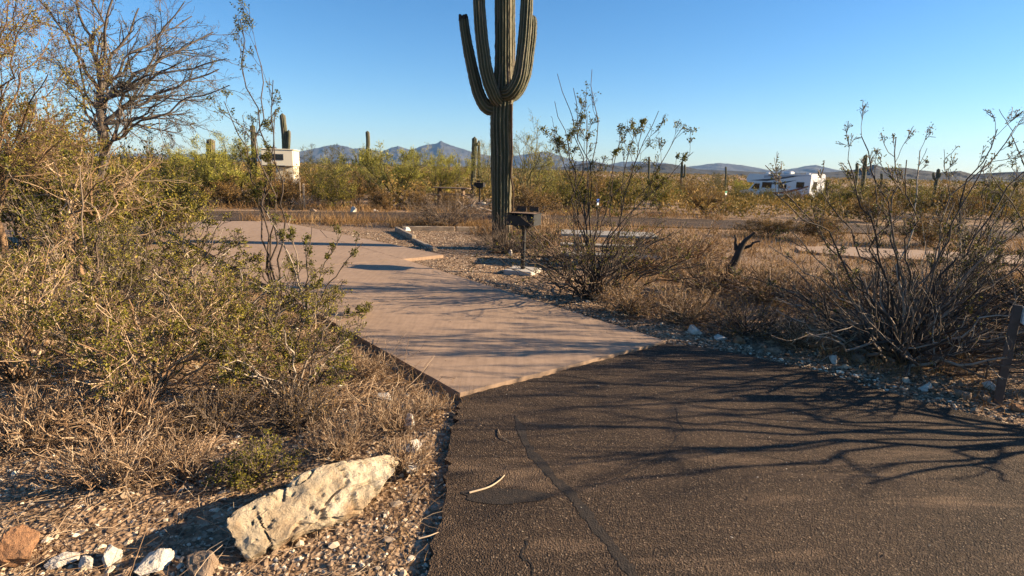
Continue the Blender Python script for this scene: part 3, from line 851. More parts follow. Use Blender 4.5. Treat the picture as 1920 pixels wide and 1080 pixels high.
# ------------------------------------------------------------------ picnic tables
def make_table(label, loc, rz, mat, mat2):
    o = thing('picnic_table', label, 'picnic table', loc, rz)
    for i in range(4):
        mb = MB(); mb.box((0, -.285 + i * .19, .735), (1.75, .18, .045), 0, .006); mb.build('table_plank', mat, o)
    for s in (-1, 1):
        mb = MB(); mb.box((0, s * .66, .43), (1.75, .26, .05), 0, .008); mb.build('bench', mat, o)
    for s in (-.58, .58):
        mb = MB()
        mb.box((s, 0, .36), (.09, .34, .70), 0, .01); mb.box((s, 0, .385), (.07, 1.5, .045), 0, .004)
        mb.build('leg', mat2, o)
    return o
tl = at(1140, 440, 10.75); tl = np.array([tl[0], 10.75, -0.19])
make_table('pale grey picnic table half hidden behind the creosote bush', tl, R_(-4), MAT['table_concrete'], MAT['table_concrete'])
t2 = gp(846, 382); make_table('brown wooden picnic table far behind the dry dark shrub', t2, R_(-12), MAT['wood'], MAT['wood'])

# ------------------------------------------------------------------ site posts
def marker_post(label, loc, rz, h, plate=None, plate_mat=None, lower=None, name='marker_post'):
    o = thing(name, label, 'post', loc, rz)
    mb = MB(); mb.box((0, 0, h / 2 - .05), (.06, .026, h + .1), 0, .004); mb.build('post', MAT['post'], o)
    if plate:
        w, hh = plate
        mb = MB(); mb.box((0, -.02, h - hh / 2), (w, .006, hh), 0, .002); pl = mb.build('plate', plate_mat, o)
        if lower:
            mb = MB(); mb.box((0, -.021, h - hh - .055), (w * .8, .006, .09), 0, .002); mb.build('number_strip', lower, o)
    return o
pl = gp(1872, 748); pl[2] = -0.02
mp_ = marker_post('thin dark brown marker post at the road edge on the right', pl, R_(-25), 0.79)
mb = MB(); mb.box((.042, 0, .715), (.006, .13, .13), 0, .002); mb.build('plate', MAT['white_sign'], mp_)
def mk(px, py, Y): 
    p = at(px, py, Y); p[2] = float(zt(p[0], Y)); return p
marker_post('small blue and white site marker behind the creosote bush', mk(1120, 378, 21.5), R_(30), 0.68, (.13, .13), MAT['blue_sign'], MAT['white_sign'])
marker_post('small green topped white site marker left of the motorhome', mk(1361, 360, 31), R_(30), 0.85, (.16, .1), MAT['green_sign'], MAT['white_sign'])
marker_post('small orange and white site marker in scrub below the slim saguaro', mk(657, 341, 28), R_(10), 0.95, (.2, .12), MAT['orange_sign'], MAT['white_sign'])
def grey_post(label, px, py, top, w):
    b = gp(px, py); b[2] = -0.03
    h = at(px, top, b[1])[2]
    o = thing('wooden_post', label, 'post', b)
    mb = MB(); mb.box((0, 0, h / 2), (w, w, h), 0.3, .008); mb.build('shaft', MAT['timber'], o)
    mb = MB(); mb.box((0, 0, h + .012), (w * .7, w * .7, .03), 0.3, .008); mb.build('worn_top', MAT['timber'], o)
    return o
grey_post('weathered pale post, the taller of two by the loop road', 571, 392, 344, 0.075)
grey_post('weathered pale post, the thinner one left of its taller twin', 564, 386, 331, 0.05)

# ------------------------------------------------------------------ timber edging
def timber(label, a, b, w, h, z):
    a, b = np.array(a), np.array(b); d = b - a; L = np.linalg.norm(d); c = (a + b) / 2
    o = thing('timber_edging', label, 'timber', (c[0], c[1], z), math.atan2(d[1], d[0]))
    mb = MB(); mb.box((0, 0, h / 2 - .03), (L, w, h + .06), 0, .012); mb.build('beam', MAT['timber'], o)
    for x in (-L * .4, L * .4):
        mb = MB(); mb.rod((x, 0, h - .05), (x, 0, h + .012), .016, 8); mb.build('bolt', MAT['grate'], o)
    return o
timber('pale timber beam along the far edge of the gravel bed', (-3.0, 15.55), (-1.62, 15.78), .12, .10, 0)
timber('pale timber beam running behind the saguaro trunk', (-1.58, 15.79), (0.15, 16.1), .12, .10, 0)
timber('dark sided timber beam slanting from gravel bed corner to pad', (-3.12, 15.35), (-2.35, 13.55), .10, .10, 0)
timber('low timber beam between the slanting beam and the saguaro shade', (-2.33, 13.5), (-1.62, 11.9), .10, .035, 0)

# ------------------------------------------------------------------ vehicles
def wheel(parent, x, y, r=.38):
    mb = MB(); mb.rod((x, y - .11, r), (x, y + .11, r), r, 20); t = mb.build('wheel', MAT['rubber'], parent)
    mb = MB(); mb.rod((x, y - .118, r), (x, y + .118, r), r * .55, 14); mb.build('hub', MAT['alu'], t)
def make_motorhome(label, loc, rz):
    o = thing('motorhome', label, 'motorhome', loc, rz)
    W = 2.4
    mb = MB(); mb.side_prism([(-3.6, 2.15), (-3.75, 2.5), (-3.5, 3.02), (3.6, 3.08), (3.66, 3.0), (3.66, .75), (3.4, .62), (-1.9, .62), (-1.9, 2.05)], -W / 2, W / 2); mb.build('body', MAT['rv_white'], o)
    mb = MB(); mb.side_prism([(-4.6, .65), (-4.62, 1.15), (-3.5, 1.36), (-2.75, 2.13), (-1.905, 2.13), (-1.905, .62)], -1.02, 1.02); cab = mb.build('cab', MAT['rv_white'], o)
    mb = MB(); mb.side_prism([(-3.44, 1.40), (-2.80, 2.06), (-2.79, 2.05), (-3.42, 1.38)], -.9, .9); mb.build('windscreen', MAT['glass'], cab)
    for s in (-1, 1):
        mb = MB(); mb.side_prism([(-3.2, 1.42), (-2.72, 2.0), (-2.15, 2.0), (-2.15, 1.42)], s * 1.022, s * 1.03); mb.build('cab_window', MAT['glass'], cab)
        wheel(o, -3.7, s * .95); wheel(o, 1.7, s * .98)
        y = s * (W / 2 + .006)
        a, b = min(y, y - s * .004), max(y, y - s * .004)
        for pts, mt_ in (([(-3.3, 2.32), (-1.2, 2.30), (.9, 2.62), (2.5, 2.93), (1.6, 2.90), (-.3, 2.62), (-1.6, 2.50)], 'rv_dark'),
                         ([(-1.1, 1.95), (.6, 2.05), (2.2, 2.5), (.9, 2.32), (-.6, 2.12)], 'rv_dark'),
                         ([(-1.5, .95), (1.2, 1.1), (3.5, 1.85), (3.5, 2.0), (1.0, 1.32), (-1.5, 1.1)], 'rv_red'),
                         ([(-1.6, 2.62), (3.5, 2.94), (3.5, 3.0), (-1.6, 2.9)], 'rv_grey')):
            mb = MB(); mb.side_prism(pts, a, b); mb.build('stripe', MAT[mt_], o)
        for x0, x1, z0, z1 in ((-1.7, -.6, 1.62, 2.18), (.35, 1.1, 1.6, 2.02), (2.2, 3.0, 1.75, 2.3)):
            mb = MB(); mb.box(((x0 + x1) / 2, s * (W / 2 + .012), (z0 + z1) / 2), (x1 - x0, .02, z1 - z0), 0, .008); wn_ = mb.build('window', MAT['glass'], o)
            mb = MB()
            for zz in (z0, z1): mb.box(((x0 + x1) / 2, s * (W / 2 + .014), zz), (x1 - x0 + .05, .022, .035))
            for xx in (x0, x1): mb.box((xx, s * (W / 2 + .0145), (z0 + z1) / 2), (.035, .022, z1 - z0))
            mb.build('window_frame', MAT['rv_dark'], wn_)
    mb = MB(); mb.box((3.672, -.42, 2.0), (.02, .62, .75), 0, .008); mb.build('rear_window', MAT['glass'], o)
    mb = MB()
    for y in (.62, .95): mb.rod((3.74, y, .9), (3.74, y, 3.05), .018, 8)
    for i in range(7): mb.rod((3.74, .62, 1.0 + i * .3), (3.74, .95, 1.0 + i * .3), .014, 6)
    mb.build('ladder', MAT['alu'], o)
    mb = MB(); mb.box((3.74, 0, .62), (.16, 2.3, .2), 0, .03); mb.build('bumper', MAT['rv_dark'], o)
    for s in (-1, 1):
        mb = MB(); mb.box((3.672, s * 1.05, 1.0), (.025, .14, .3), 0, .01); mb.build('tail_light', MAT['red_lens'], o)
    mb = MB(); mb.box((.4, 0, 3.2), (.9, .75, .28), 0, .08); mb.build('air_conditioner', MAT['rv_white'], o)
    for x in (-2.2, 2.4):
        mb = MB(); mb.box((x, .3, 3.12), (.4, .4, .14), 0, .03); mb.build('roof_vent', MAT['rv_white'], o)
    mb = MB(); mb.box((3.55, 0, 3.11), (.18, 2.2, .09), 0, .02); mb.build('roof_rail', MAT['rv_white'], o)
    return o
MY = 60.0
mc = at(1470, 345, MY + 1.5); mc[2] = float(zt(mc[0], MY)) - 0.02
make_motorhome('white motorhome with dark swoosh stripes parked behind scrub', mc, R_(-58.7))

def make_camper(label, loc, rz):
    o = thing('truck_camper', label, 'camper', loc, rz)
    mb = MB(); mb.box((0, 0, 2.45), (2.35, 4.0, 1.25), 0, .06); mb.build('upper_body', MAT['camper'], o)
    mb = MB(); mb.box((.42, .3, 1.32), (1.35, 3.2, 1.0), 0, .05); mb.build('lower_body', MAT['camper'], o)
    mb = MB(); mb.box((0, 0, 3.10), (2.5, 4.1, .08), 0, .02); mb.build('roof_rim', MAT['camper'], o)
    mb = MB(); mb.box((-.05, -2.006, 2.52), (.92, .03, .36), 0, .012); w = mb.build('window', MAT['glass'], o)
    mb = MB()
    for z in (2.32, 2.72): mb.box((-.05, -2.01, z), (1.0, .04, .05))
    for x in (-.52, .42): mb.box((x, -2.011, 2.52), (.05, .04, .36))
    mb.build('window_frame', MAT['rv_dark'], w)
    mb = MB(); mb.box((-.3, -1.7, 1.86), (1.7, .8, .07), 0, .01); mb.build('step_awning', MAT['rv_dark'], o)
    mb = MB(); mb.box((-.7, .2, 3.22), (.7, .7, .2), 0, .05); mb.build('roof_vent', MAT['rv_dark'], o)
    mb = MB(); mb.rod((1.2, -1.9, 1.85), (1.2, -1.9, 3.0), .02, 8); mb.build('drain_pipe', MAT['camper'], o)
    mb = MB(); mb.side_prism([(-1.0, .45), (1.0, .45), (1.0, .83), (-1.0, .83)], -1.6, 4.6); mb.build('truck_bed', MAT['rv_grey'], o)
    for x in (-.85, .85):
        for y in (-.6, 3.4):
            m2 = MB(); m2.rod((x - .12, y, .4), (x + .12, y, .4), .4, 18); m2.build('wheel', MAT['rubber'], o)
    for x in (-.8, .8):
        m2 = MB(); m2.box((x, -1.612, .64), (.18, .03, .2), 0, .01); m2.build('tail_light', MAT['red_lens'], o)
    return o
cp = at(527, 300, 47); cp[2] = float(zt(cp[0], 47)) - 0.05
make_camper('cream truck camper with one dark window behind palo verde trees', cp, R_(14))

# ------------------------------------------------------------------ rocks
def rock(name, label, mat, loc, size, seed, rz=0.0, sub=3, sharp=0.35, group=None, cat='rock', sink=0.25, tilt=(0, 0)):
    import bmesh
    bm = bmesh.new(); bmesh.ops.create_icosphere(bm, subdivisions=sub, radius=1.0)
    off = Vector((seed * 7.1, seed * 3.3, seed * 1.7))
    rg = random.Random(seed)
    planes = [(Vector((rg.gauss(0, 1), rg.gauss(0, 1), rg.gauss(0, .8))).normalized(), rg.uniform(.45, .8)) for _ in range(15)]
    for v in bm.verts:
        p = v.co.copy()
        for nrm_, d in planes:
            k = p.dot(nrm_)
            if k > d: p -= nrm_ * (k - d) * 0.97
        p *= 1.18 + sharp * 0.38 * mnoise.fractal(p * 1.4 + off, 0.9, 2.0, 4) + 0.07 * mnoise.noise(p * 6 + off) + 0.05 * mnoise.noise(p * 13 + off)
        v.co = Vector((p.x * size[0] / 2, p.y * size[1] / 2, p.z * size[2] / 2))
    me = bpy.data.meshes.new(name); bm.to_mesh(me); bm.free()
    for f in me.polygons: f.use_smooth = False
    o = obj(name, me, mat, None, (loc[0], loc[1], loc[2] + size[2] * (0.5 - sink)), rz)
    o.rotation_euler = (tilt[0], tilt[1], rz)
    return tag(o, label, cat, group)

def gz(x, y): return float(ground_z(np.array(x), np.array(y)))
def on(px, py):
    p = gp(px, py); p[2] = gz(p[0], p[1]); return p
# the big pale boulder is made of two lobes grown together
def boulder():
    import bmesh
    bm = bmesh.new(); bmesh.ops.create_icosphere(bm, subdivisions=6, radius=1.0)
    rg = random.Random(12)
    planes = [(Vector((rg.gauss(0, .55), rg.gauss(0, 1), rg.gauss(.15, 1))).normalized(), rg.uniform(.56, .86)) for _ in range(16)]
    planes += [(Vector((1, -.3, .25)).normalized(), .82), (Vector((-1, -.5, .2)).normalized(), .8), (Vector((-.2, -.75, .6)).normalized(), .6), (Vector((.3, -.5, .8)).normalized(), .66)]
    for v in bm.verts:
        d0 = v.co.normalized()
        p = v.co * (1 + .16 * mnoise.fractal(v.co * 1.7 + Vector((4, 1, 2)), .9, 2, 3))
        for n_, d in planes:
            k = p.dot(n_) + .05 * mnoise.noise(p * 3.1)
            if k > d: p -= n_ * (k - d) * .96
        q = Vector((p.x * .56, p.y * .225, p.z * .21))
        q.z *= 1 - 0.22 * math.exp(-((q.x + .13) / .06) ** 2) + 0.14 * math.exp(-((q.x - .2) / .16) ** 2)
        crack = -.03 * max(0, .07 - abs(mnoise.noise(Vector((q.x * 9, q.y * 5, q.z * 6)) + Vector((9, 2, 1))))) / .07
        pit = mnoise.voronoi(q * 19)[0][0]
        pits = -.026 * max(0, .32 - pit) / .32 * (1 if mnoise.noise(q * 4 + Vector((1, 7, 3))) > -.12 else 0)
        fine = mnoise.fractal(q * 20, .85, 2, 5) * .007
        v.co = q + d0 * (crack + pits + fine)
    me = bpy.data.meshes.new('boulder'); bm.to_mesh(me); bm.free()
    for f in me.polygons: f.use_smooth = False
    return me
b0, b1 = gp(465, 1035), gp(735, 915)
bc = (b0 + b1) / 2 + np.array([-0.065, 0.045, 0]); bc[2] = gz(bc[0], bc[1])
bo = obj('boulder', boulder(), MAT['boulder'], None, bc + np.array([0, 0, .07]), math.atan2(b1[1] - b0[1], b1[0] - b0[0]))
bo.rotation_euler = (R_(-8), R_(-3), bo.rotation_euler.z)
tag(bo, 'long cream limestone boulder lying beside the asphalt edge', 'boulder')
RK = [
 ('rust brown rounded rock at the bottom left corner', 'brown_rock', 30, 1054, (.20, .17, .17), 21),
 ('pale tilted rock just right of the rust brown one', 'white_rock', 118, 1056, (.10, .08, .07), 22),
 ('white angular rock with a broken lit face', 'white_rock', 208, 1046, (.12, .09, .10), 23),
 ('small white rock chip beside the angular white rock', 'white_rock', 160, 1060, (.07, .05, .06), 24),
 ('cream knobbly rock, broadest of the small row', 'white_rock', 292, 1056, (.18, .13, .11), 25),
 ('faceted tan rock in the shade of the boulder', 'tan_rock', 388, 1056, (.16, .13, .12), 26),
 ('grey pebbly rock between the two cream rocks', 'tan_rock', 244, 1068, (.07, .06, .06), 27),
 ('cream upright stone above the right end of boulder', 'white_rock', 768, 795, (.12, .09, .12), 28),
 ('cream stone in dry stalks behind the boulder', 'white_rock', 772, 842, (.13, .09, .11), 29),
 ('cream stone touching the right tip of boulder', 'white_rock', 768, 880, (.11, .09, .10), 30),
 ('flat buried pale stone further up the verge', 'white_rock', 722, 742, (.16, .12, .08), 31),
 ('small triangular stone on the gravel by the asphalt', 'tan_rock', 778, 928, (.06, .04, .05), 32),
 ('white rock by the pad corner under dry grass', 'white_rock', 1302, 623, (.19, .13, .11), 33),
 ('low pale rock second from the pad corner', 'white_rock', 1350, 632, (.17, .12, .08), 34),
 ('dark flat rock with an orange edge near the pad corner', 'brown_rock', 1385, 638, (.2, .14, .1), 35),
 ('grey rounded stone in shade left of the bare bush', 'tan_rock', 1448, 660, (.16, .12, .08), 36),
 ('narrow grey white stone under the bare bush stems', 'white_rock', 1562, 678, (.17, .09, .09), 37),
 ('grey stone in the dark under the bare bush', 'tan_rock', 1612, 672, (.14, .1, .09), 38),
 ('pale grey slab shaped stone left of the marker post', 'white_rock', 1738, 722, (.15, .09, .07), 39),
 ('tan wedge shaped rock with a lit top edge', 'tan_rock', 1808, 738, (.17, .11, .10), 40),
 ('small white stone right behind the wedge shaped rock', 'white_rock', 1853, 722, (.11, .09, .08), 41),
 ('tan stone at foot of the marker post', 'tan_rock', 1848, 742, (.11, .08, .06), 42),
 ('dark stone on the gravel right of the marker post', 'brown_rock', 1908, 762, (.12, .09, .06), 43),
 ('round tan stone at the foot of the creosote bush', 'tan_rock', 1068, 528, (.26, .2, .2), 44),
 ('bright white block on the far side of the loop road', 'white_rock', 662, 397, (.34, .28, .26), 45),
 ('white rock at the gravel bed corner by the timbers', 'white_rock', 762, 433, (.28, .2, .14), 46),
 ('small white stone beside the grill side saguaro base', 'white_rock', 957, 478, (.10, .09, .14), 47),
 ('pinkish stone on the far roadside by the pale posts', 'tan_rock', 588, 396, (.3, .2, .16), 48),
 ('dark red stone in shade at the saguaro base', 'brown_rock', 929, 472, (.24, .16, .12), 49),
 ('pale stone on the far roadside right of the white block', 'white_rock', 704, 396, (.3, .2, .12), 50),
 ('grey domed boulder beyond the loop road at left', 'tan_rock', 297, 360, (1.05, .8, .72), 51),
]
for i, (lb, mt_, px, py, sz, sd) in enumerate(RK):
    p = on(px, py)
    rock('rock', lb, MAT[mt_], p, sz, sd, (sd * 1.3) % 6.28, 4 if p[1] < 3 else 3, 0.4, 'rocks along the verges', 'rock', 0.2)
mb = MB(); p = gp(330, 384); 
blk = thing('concrete_block', 'low pink topped concrete block beside the loop road', 'block', p, R_(-8))
mb.box((0, 0, .16), (.72, .5, .36), 0, .015); mb.build('core', MAT['grey_concrete'], blk)
mb = MB(); mb.box((0, 0, .36), (.78, .56, .05), 0, .012); mb.build('cap', MAT['pad'], blk)

# ------------------------------------------------------------------ gravel
def stones(name, label, n, sampler, smin, smax, seed, pw=3.0, tintpow=1.0, parent=None):
    rg = np.random.default_rng(seed)
    XY = sampler(rg, n); n = len(XY)
    sz = smin + (smax - smin) * rg.random(n) ** pw
    base = np.array([(1, 0, 0), (0, 1, 0), (-1, 0, 0), (0, -1, 0), (0, 0, 1), (.62, .62, .55), (-.62, .62, .5), (-.62, -.62, .55), (.62, -.62, .5)], float)
    F = np.array([(0, 5, 8), (1, 6, 5), (2, 7, 6), (3, 8, 7), (5, 6, 4), (6, 7, 4), (7, 8, 4), (8, 5, 4), (0, 1, 5), (1, 2, 6), (2, 3, 7), (3, 0, 8)])
    V = base[None] * rg.uniform(.6, 1.15, (n, 9, 1))
    V = V * (sz[:, None, None] * .5 * np.stack([rg.uniform(.8, 1.35, n), rg.uniform(.6, 1, n), rg.uniform(.5, .95, n)], -1)[:, None])
    # tilt and turn
    a = rg.uniform(0, 6.28, n); t = rg.normal(0, .35, n)
    ca, sa, ct, st_ = np.cos(a)[:, None], np.sin(a)[:, None], np.cos(t)[:, None], np.sin(t)[:, None]
    x, y, z = V[..., 0], V[..., 1], V[..., 2]
    x, z = x * ct + z * st_, -x * st_ + z * ct
    x, y = x * ca - y * sa, x * sa + y * ca
    V = np.stack([x + XY[:, :1], y + XY[:, 1:2], z + ground_z(XY[:, 0], XY[:, 1])[:, None] + 0.0 * z], -1)
    idx = (F[None] + (np.arange(n) * 9)[:, None, None]).reshape(-1, 3)
    tint = np.repeat(rg.random(n) ** tintpow, 9)
    o = obj(name, mesh_np(name, V.reshape(-1, 3), [idx], tint), MAT['gravel'], parent)
    return tag(o, label, 'gravel', None, 'stuff')
lineL = [(-0.345, 0.4), (-0.37, 3.4), (-0.39, 4.09)]
def off_slab(XY, pad_m=0.0):
    return ~(inside(XY[:, 0], XY[:, 1], ROAD_OUT) | inside(XY[:, 0], XY[:, 1], PAD_OUT) | inside(XY[:, 0], XY[:, 1], LOOP_OUT))
def samp_left(rg, n):
    y = 1.6 + 5.2 * rg.random(n * 2) ** 1.9
    x = -0.28 - (0.25 + y * .95) * rg.random(n * 2) ** 1.15
    XY = np.stack([x, y], 1); return XY[off_slab(XY)][:n]
stones('gravel', 'loose tan and white gravel on the left verge', 17000, samp_left, .007, .034, 61, 2.6, 0.85)
def samp_big(rg, n):
    y = 1.8 + 4.2 * rg.random(n * 2) ** 1.4; x = -0.42 - (0.2 + y * .9) * rg.random(n * 2)
    XY = np.stack([x, y], 1); return XY[off_slab(XY)][:n]
stones('scattered_stones', 'scattered pale pebbles lying among the left verge gravel', 1500, samp_big, .022, .06, 62, 2, 0.35)
def samp_bed(rg, n):
    X = rg.uniform(-5.2, 2.4, n * 6); Y = rg.uniform(5.6, 16, n * 6)
    XY = np.stack([X, Y], 1); return XY[off_slab(XY) & inside(X, Y, BED_OUT)][:n]
stones('gravel', 'fine grey brown gravel of the bed round the grill', 10000, samp_bed, .018, .05, 63, 2, 1.15)
def samp_right(rg, n):
    t = rg.random(n * 2)
    edge = np.array([(0.55, 7.3), (1.65, 5.66), (2.28, 5.32), (2.8, 4.84), (3.16, 4.32), (3.66, 3.82), (4.6, 2.9)])
    k = t * (len(edge) - 1); i = np.clip(k.astype(int), 0, len(edge) - 2); f = (k - i)[:, None]
    p = edge[i] * (1 - f) + edge[i + 1] * f
    w = rg.random(n * 2)[:, None] ** 1.6
    XY = p + np.array([.7, .72]) * (w * 1.0 + .0) + rg.normal(0, .02, p.shape)
    return XY[off_slab(XY)][:n]
stones('gravel', 'dark gravel strip along the right edge of the asphalt', 7000, samp_right, .010, .042, 64, 2.2, 1.1)
stones('scattered_stones', 'mixed pale and dark stones along the right asphalt edge', 150, samp_right, .04, .10, 67, 2, .8)
def samp_grit(rg, n):
    X = rg.uniform(-.4, 3.5, n * 3); Y = rg.uniform(1.6, 5.6, n * 3)
    XY = np.stack([X, Y], 1); return XY[inside(X, Y, ROAD_OUT)][:n]
o = stones('road_grit', 'loose grit strewn on the near asphalt', 260, samp_grit, .006, .016, 65, 2, .4); o.location.z = 0.034

def samp_pad(rg, n):
    t = rg.random(n * 2) * 9; w = rg.random(n * 2)
    w = np.where(rg.random(n * 2) < .6, w ** 4, 1 - w ** 4)
    XY = PAD_L0 + pad_dir * t[:, None] + (PAD_R0 - PAD_L0) * w[:, None]
    return XY[inside(XY[:, 0], XY[:, 1], PAD_OUT)][:n]
o = stones('pad_grit', 'stray pebbles strewn along the edges of the pink pad', 420, samp_pad, .008, .022, 66, 2, .6); o.location.z = 0.06

# ------------------------------------------------------------------ foreground shrubs
def lv(k, t, a, r, n, w, up, rr=.55, **kw): return dict(k=k, t=t, a=a, r=r, n=n, w=w, up=up, rr=rr, **kw)
def creosote(seed, height, spread, nst, talls=(), base=None, twig=(6, 6, 4), leafper=3.0, lsize=(.009, .02), rad=.012, tint=(.1, .75), wig=.035, ltint=(0, 1), bulge=(.35, .5), tallrad=.011, lt=(.3, 1.0), minr=.0019, tleaf=3.0):
    rg = np.random.default_rng(seed)
    E = creosote_ends(rg, nst, height, spread)
    st = stems_to(rg, (0, 0, -.03), E, 12, bulge, wig)
    rads = rg.uniform(.55, 1.1, nst) * rad
    lvls = [lv(twig[0], (.3, .98), (.3, .8), (.25, .5), 7, .16, .07, .6), lv(twig[1], (.25, 1), (.35, .9), (.3, .6), 5, .2, .05, .62), lv(twig[2], (.2, 1), (.35, 1.0), (.35, .7), 4, .22, .05, .6, lmax=.16)]
    G, Lf = make_plant(seed + 1, st, rads, lvls, dict(per=leafper, size=lsize, t=lt, levels=(2, 3), jit=.010), tint, minr, (6, 4, 3, 3), .3, ltint)
    if len(talls):
        tt = stems_to(rg, (0, 0, -.03), np.array(talls), 14, (.3, .55), wig * .6)
        lv2 = [lv(6.5, (.42, 1.0), (.25, .75), (.08, .24), 7, .14, .08, .6), lv(5, (.35, 1), (.3, .8), (.2, .45), 5, .16, .06, .7, lmax=.2), lv(2.5, (.2, 1), (.3, .9), (.4, .8), 4, .2, .05, .8, lmax=.10)]
        G2, L2 = make_plant(seed + 2, tt, np.full(len(tt), tallrad), lv2, dict(per=tleaf, size=(lsize[0] * 1.25, lsize[1] * 1.3), t=(.15, 1), levels=(2, 3), jit=.014), tint, minr, (6, 4, 3, 3), .28, (0, .6))
        for a, c in ((G, G2), (Lf, L2)):
            if c.n:
                a.V += c.V; a.T += c.T; a.F4 += [f + a.n for f in c.F4]; a.n += c.n
    return G, Lf
def rel_to(base, pts, dys):
    return [at(x, y, base[1] + d) - base for (x, y), d in zip(pts, dys)]
BUSH = 'creosote_bush'
# right of the pad: tall loose creosote
b = on(1112, 553)
G, Lf = creosote(101, 1.3, 1.5, 64, rel_to(b, [(1045, 138), (1040, 190), (1075, 165), (1110, 130), (1095, 205), (1030, 250), (1165, 262), (1195, 240), (1215, 225), (1235, 208), (1285, 232), (1150, 290), (1300, 285), (1065, 265)], [0, .3, -.2, .1, .4, .2, -.3, .2, .5, 0, .3, -.4, .1, .5]), twig=(3.4, 3, 1.8), leafper=1.5, lsize=(.014, .03), ltint=(0, .85), tint=(0, .6), lt=(.35, 1), rad=.0145, tallrad=.0105, minr=.0026, tleaf=3.2, wig=.05)
plant_thing(BUSH, 'tall loose creosote bush beside the grill, sprigs against the sky', 'bush', G, Lf, MAT['twig'], MAT['leaf'], b)
# bare fan shaped creosote at right
b = on(1690, 668)
G, Lf = creosote(111, 1.1, 1.4, 84, rel_to(b, [(1615, 255), (1590, 300), (1640, 330), (1680, 258), (1700, 300), (1725, 282), (1435, 310), (1450, 360), (1870, 242), (1905, 236), (1850, 300), (1790, 380), (1540, 360), (1945, 300), (1940, 520), (1990, 450), (1900, 440), (1930, 400), (1410, 520), (1440, 460), (1480, 430)], [.1, -.3, .5, .2, -.2, .4, .3, -.2, .1, .5, -.3, .2, .3, .4, .1, .4, -.3, .2, .1, .3, -.2]), twig=(2.8, 1.8, .8), leafper=1.0, lsize=(.010, .02), rad=.0165, tallrad=.0115, minr=.0028, tleaf=1.6, tint=(.05, .95), ltint=(0, .7), bulge=(.45, .36), wig=.055, lt=(.5, 1))
fan = plant_thing(BUSH, 'bare fan shaped creosote bush standing left of the marker post', 'bush', G, Lf, MAT['twig'], MAT['leaf'], b)
b = on(2010, 640)
G, Lf = creosote(121, 1.3, 1.0, 40, rel_to(b, [(1895, 250), (1915, 300), (1860, 330), (1990, 280)], [0, .3, -.2, .3]), twig=(3.5, 3, 1.8), leafper=1.6, tint=(.05, .95), rad=.016, ltint=(0, .7), minr=.0026)
plant_thing(BUSH, 'creosote bush cut by the right picture edge behind the post', 'bush', G, Lf, MAT['twig'], MAT['leaf'], b)
for lb, x, y, sc, rz in (('thin bare creosote behind the fan bush at right', 5.7, 7.2, .8, 4.0), ('unseen bare creosote behind the marker post, added to thicken shade on the asphalt', 6.2, 5.5, 1.1, 1.0), ('small bare creosote close behind the fan bush', 4.7, 6.4, .62, 2.2), ('thin bare creosote out of frame behind the edge bush', 8.2, 6.4, 1.1, 5.0)):  # unseen bush behind the post is added to thicken the fan bush shadow
    copy_tree(fan, (x, y, gz(x, y)), rz, (sc, sc, sc), lb, 'bush')
# left verge
LEFT = [
 (131, (555, 735), .82, .6, 15, 'olive creosote bush leaning over the near left corner of pad', [], (6, 6, 4), .02),
 (132, (285, 735), .85, .95, 34, 'dense low creosote bush above the tan twiggy clump', [], (6, 6, 4), .0),
 (133, (40, 720), 1.1, .85, 34, 'dense creosote bush cut by the left picture edge', [], (6, 6, 4), .0),
 (134, (430, 650), .85, .85, 40, 'olive bush filling the middle of the left thicket', [], (6, 6, 4), .0),
 (135, (170, 610), 1.3, 1.0, 30, 'dark stemmed creosote bush in the left thicket', [(150, 310), (20, 330), (100, 300), (215, 360)], (6, 6, 4), .0),
 (136, (575, 610), .75, .55, 12, 'open thin stemmed bush in front of the pad edge', [(585, 425), (640, 440), (680, 455), (500, 400), (540, 420), (700, 575)], (5, 5, 3), .0),
 (137, (345, 560), 1.25, 1.0, 40, 'yellowish bush at the far end of the left thicket', [], (6, 6, 4), .0),
 (138, (-190, 690), 1.1, .95, 34, 'creosote bush just outside the left picture edge, nearer one', [], (6, 6, 4), .0),
 (139, (-170, 600), 1.3, 1.1, 34, 'creosote bush just outside the left picture edge, farther one', [], (6, 6, 4), .0),
]
protos = {}
for q_, (sd, pp_, h, sp_, nst, lb, tl_, tw, _) in enumerate(LEFT):
    b = on(*pp_)
    key = None if tl_ else ('a', 'b', 'c')[q_ % 3]
    if key in protos:
        src, h0, sp0 = protos[key]
        copy_tree(src, b, sd * 1.7, (sp_ / sp0, sp_ / sp0, h / h0), lb, 'bush')
        continue
    G, Lf = creosote(sd, h, sp_, nst, rel_to(b, tl_, [(-.2 + .15 * i) for i in range(len(tl_))]) if tl_ else (), twig=(5, 5, 2.6) if not tl_ else (4.6, 4.6, 2.4), leafper=3.4, lsize=(.012, .024), tint=(.0, 1.0), ltint=(.12, .95), rad=.010, minr=.0022)
    o = plant_thing(BUSH, lb, 'bush', G, Lf, MAT['twig'] if tl_ or sd == 131 else MAT['pale_twig'], MAT['leaf'], b)
    if key: protos[key] = (o, h, sp_)
# tall dry creosote standing above the thicket
b = on(520, 575)
G, Lf = creosote(141, .8, .4, 4, rel_to(b, [(450, 35), (478, 85), (512, 150), (420, 190), (516, 205)], [0, .2, -.2, .3, -.1]), twig=(4, 4, 3), leafper=2.6, lsize=(.012, .026), ltint=(0, .6), tint=(.0, .5), lt=(.4, 1), tallrad=.012, wig=.06, tleaf=4.5)
plant_thing(BUSH, 'tall thin creosote with sprigs rising against the sky at left', 'bush', G, Lf, MAT['twig'], MAT['leaf'], b)

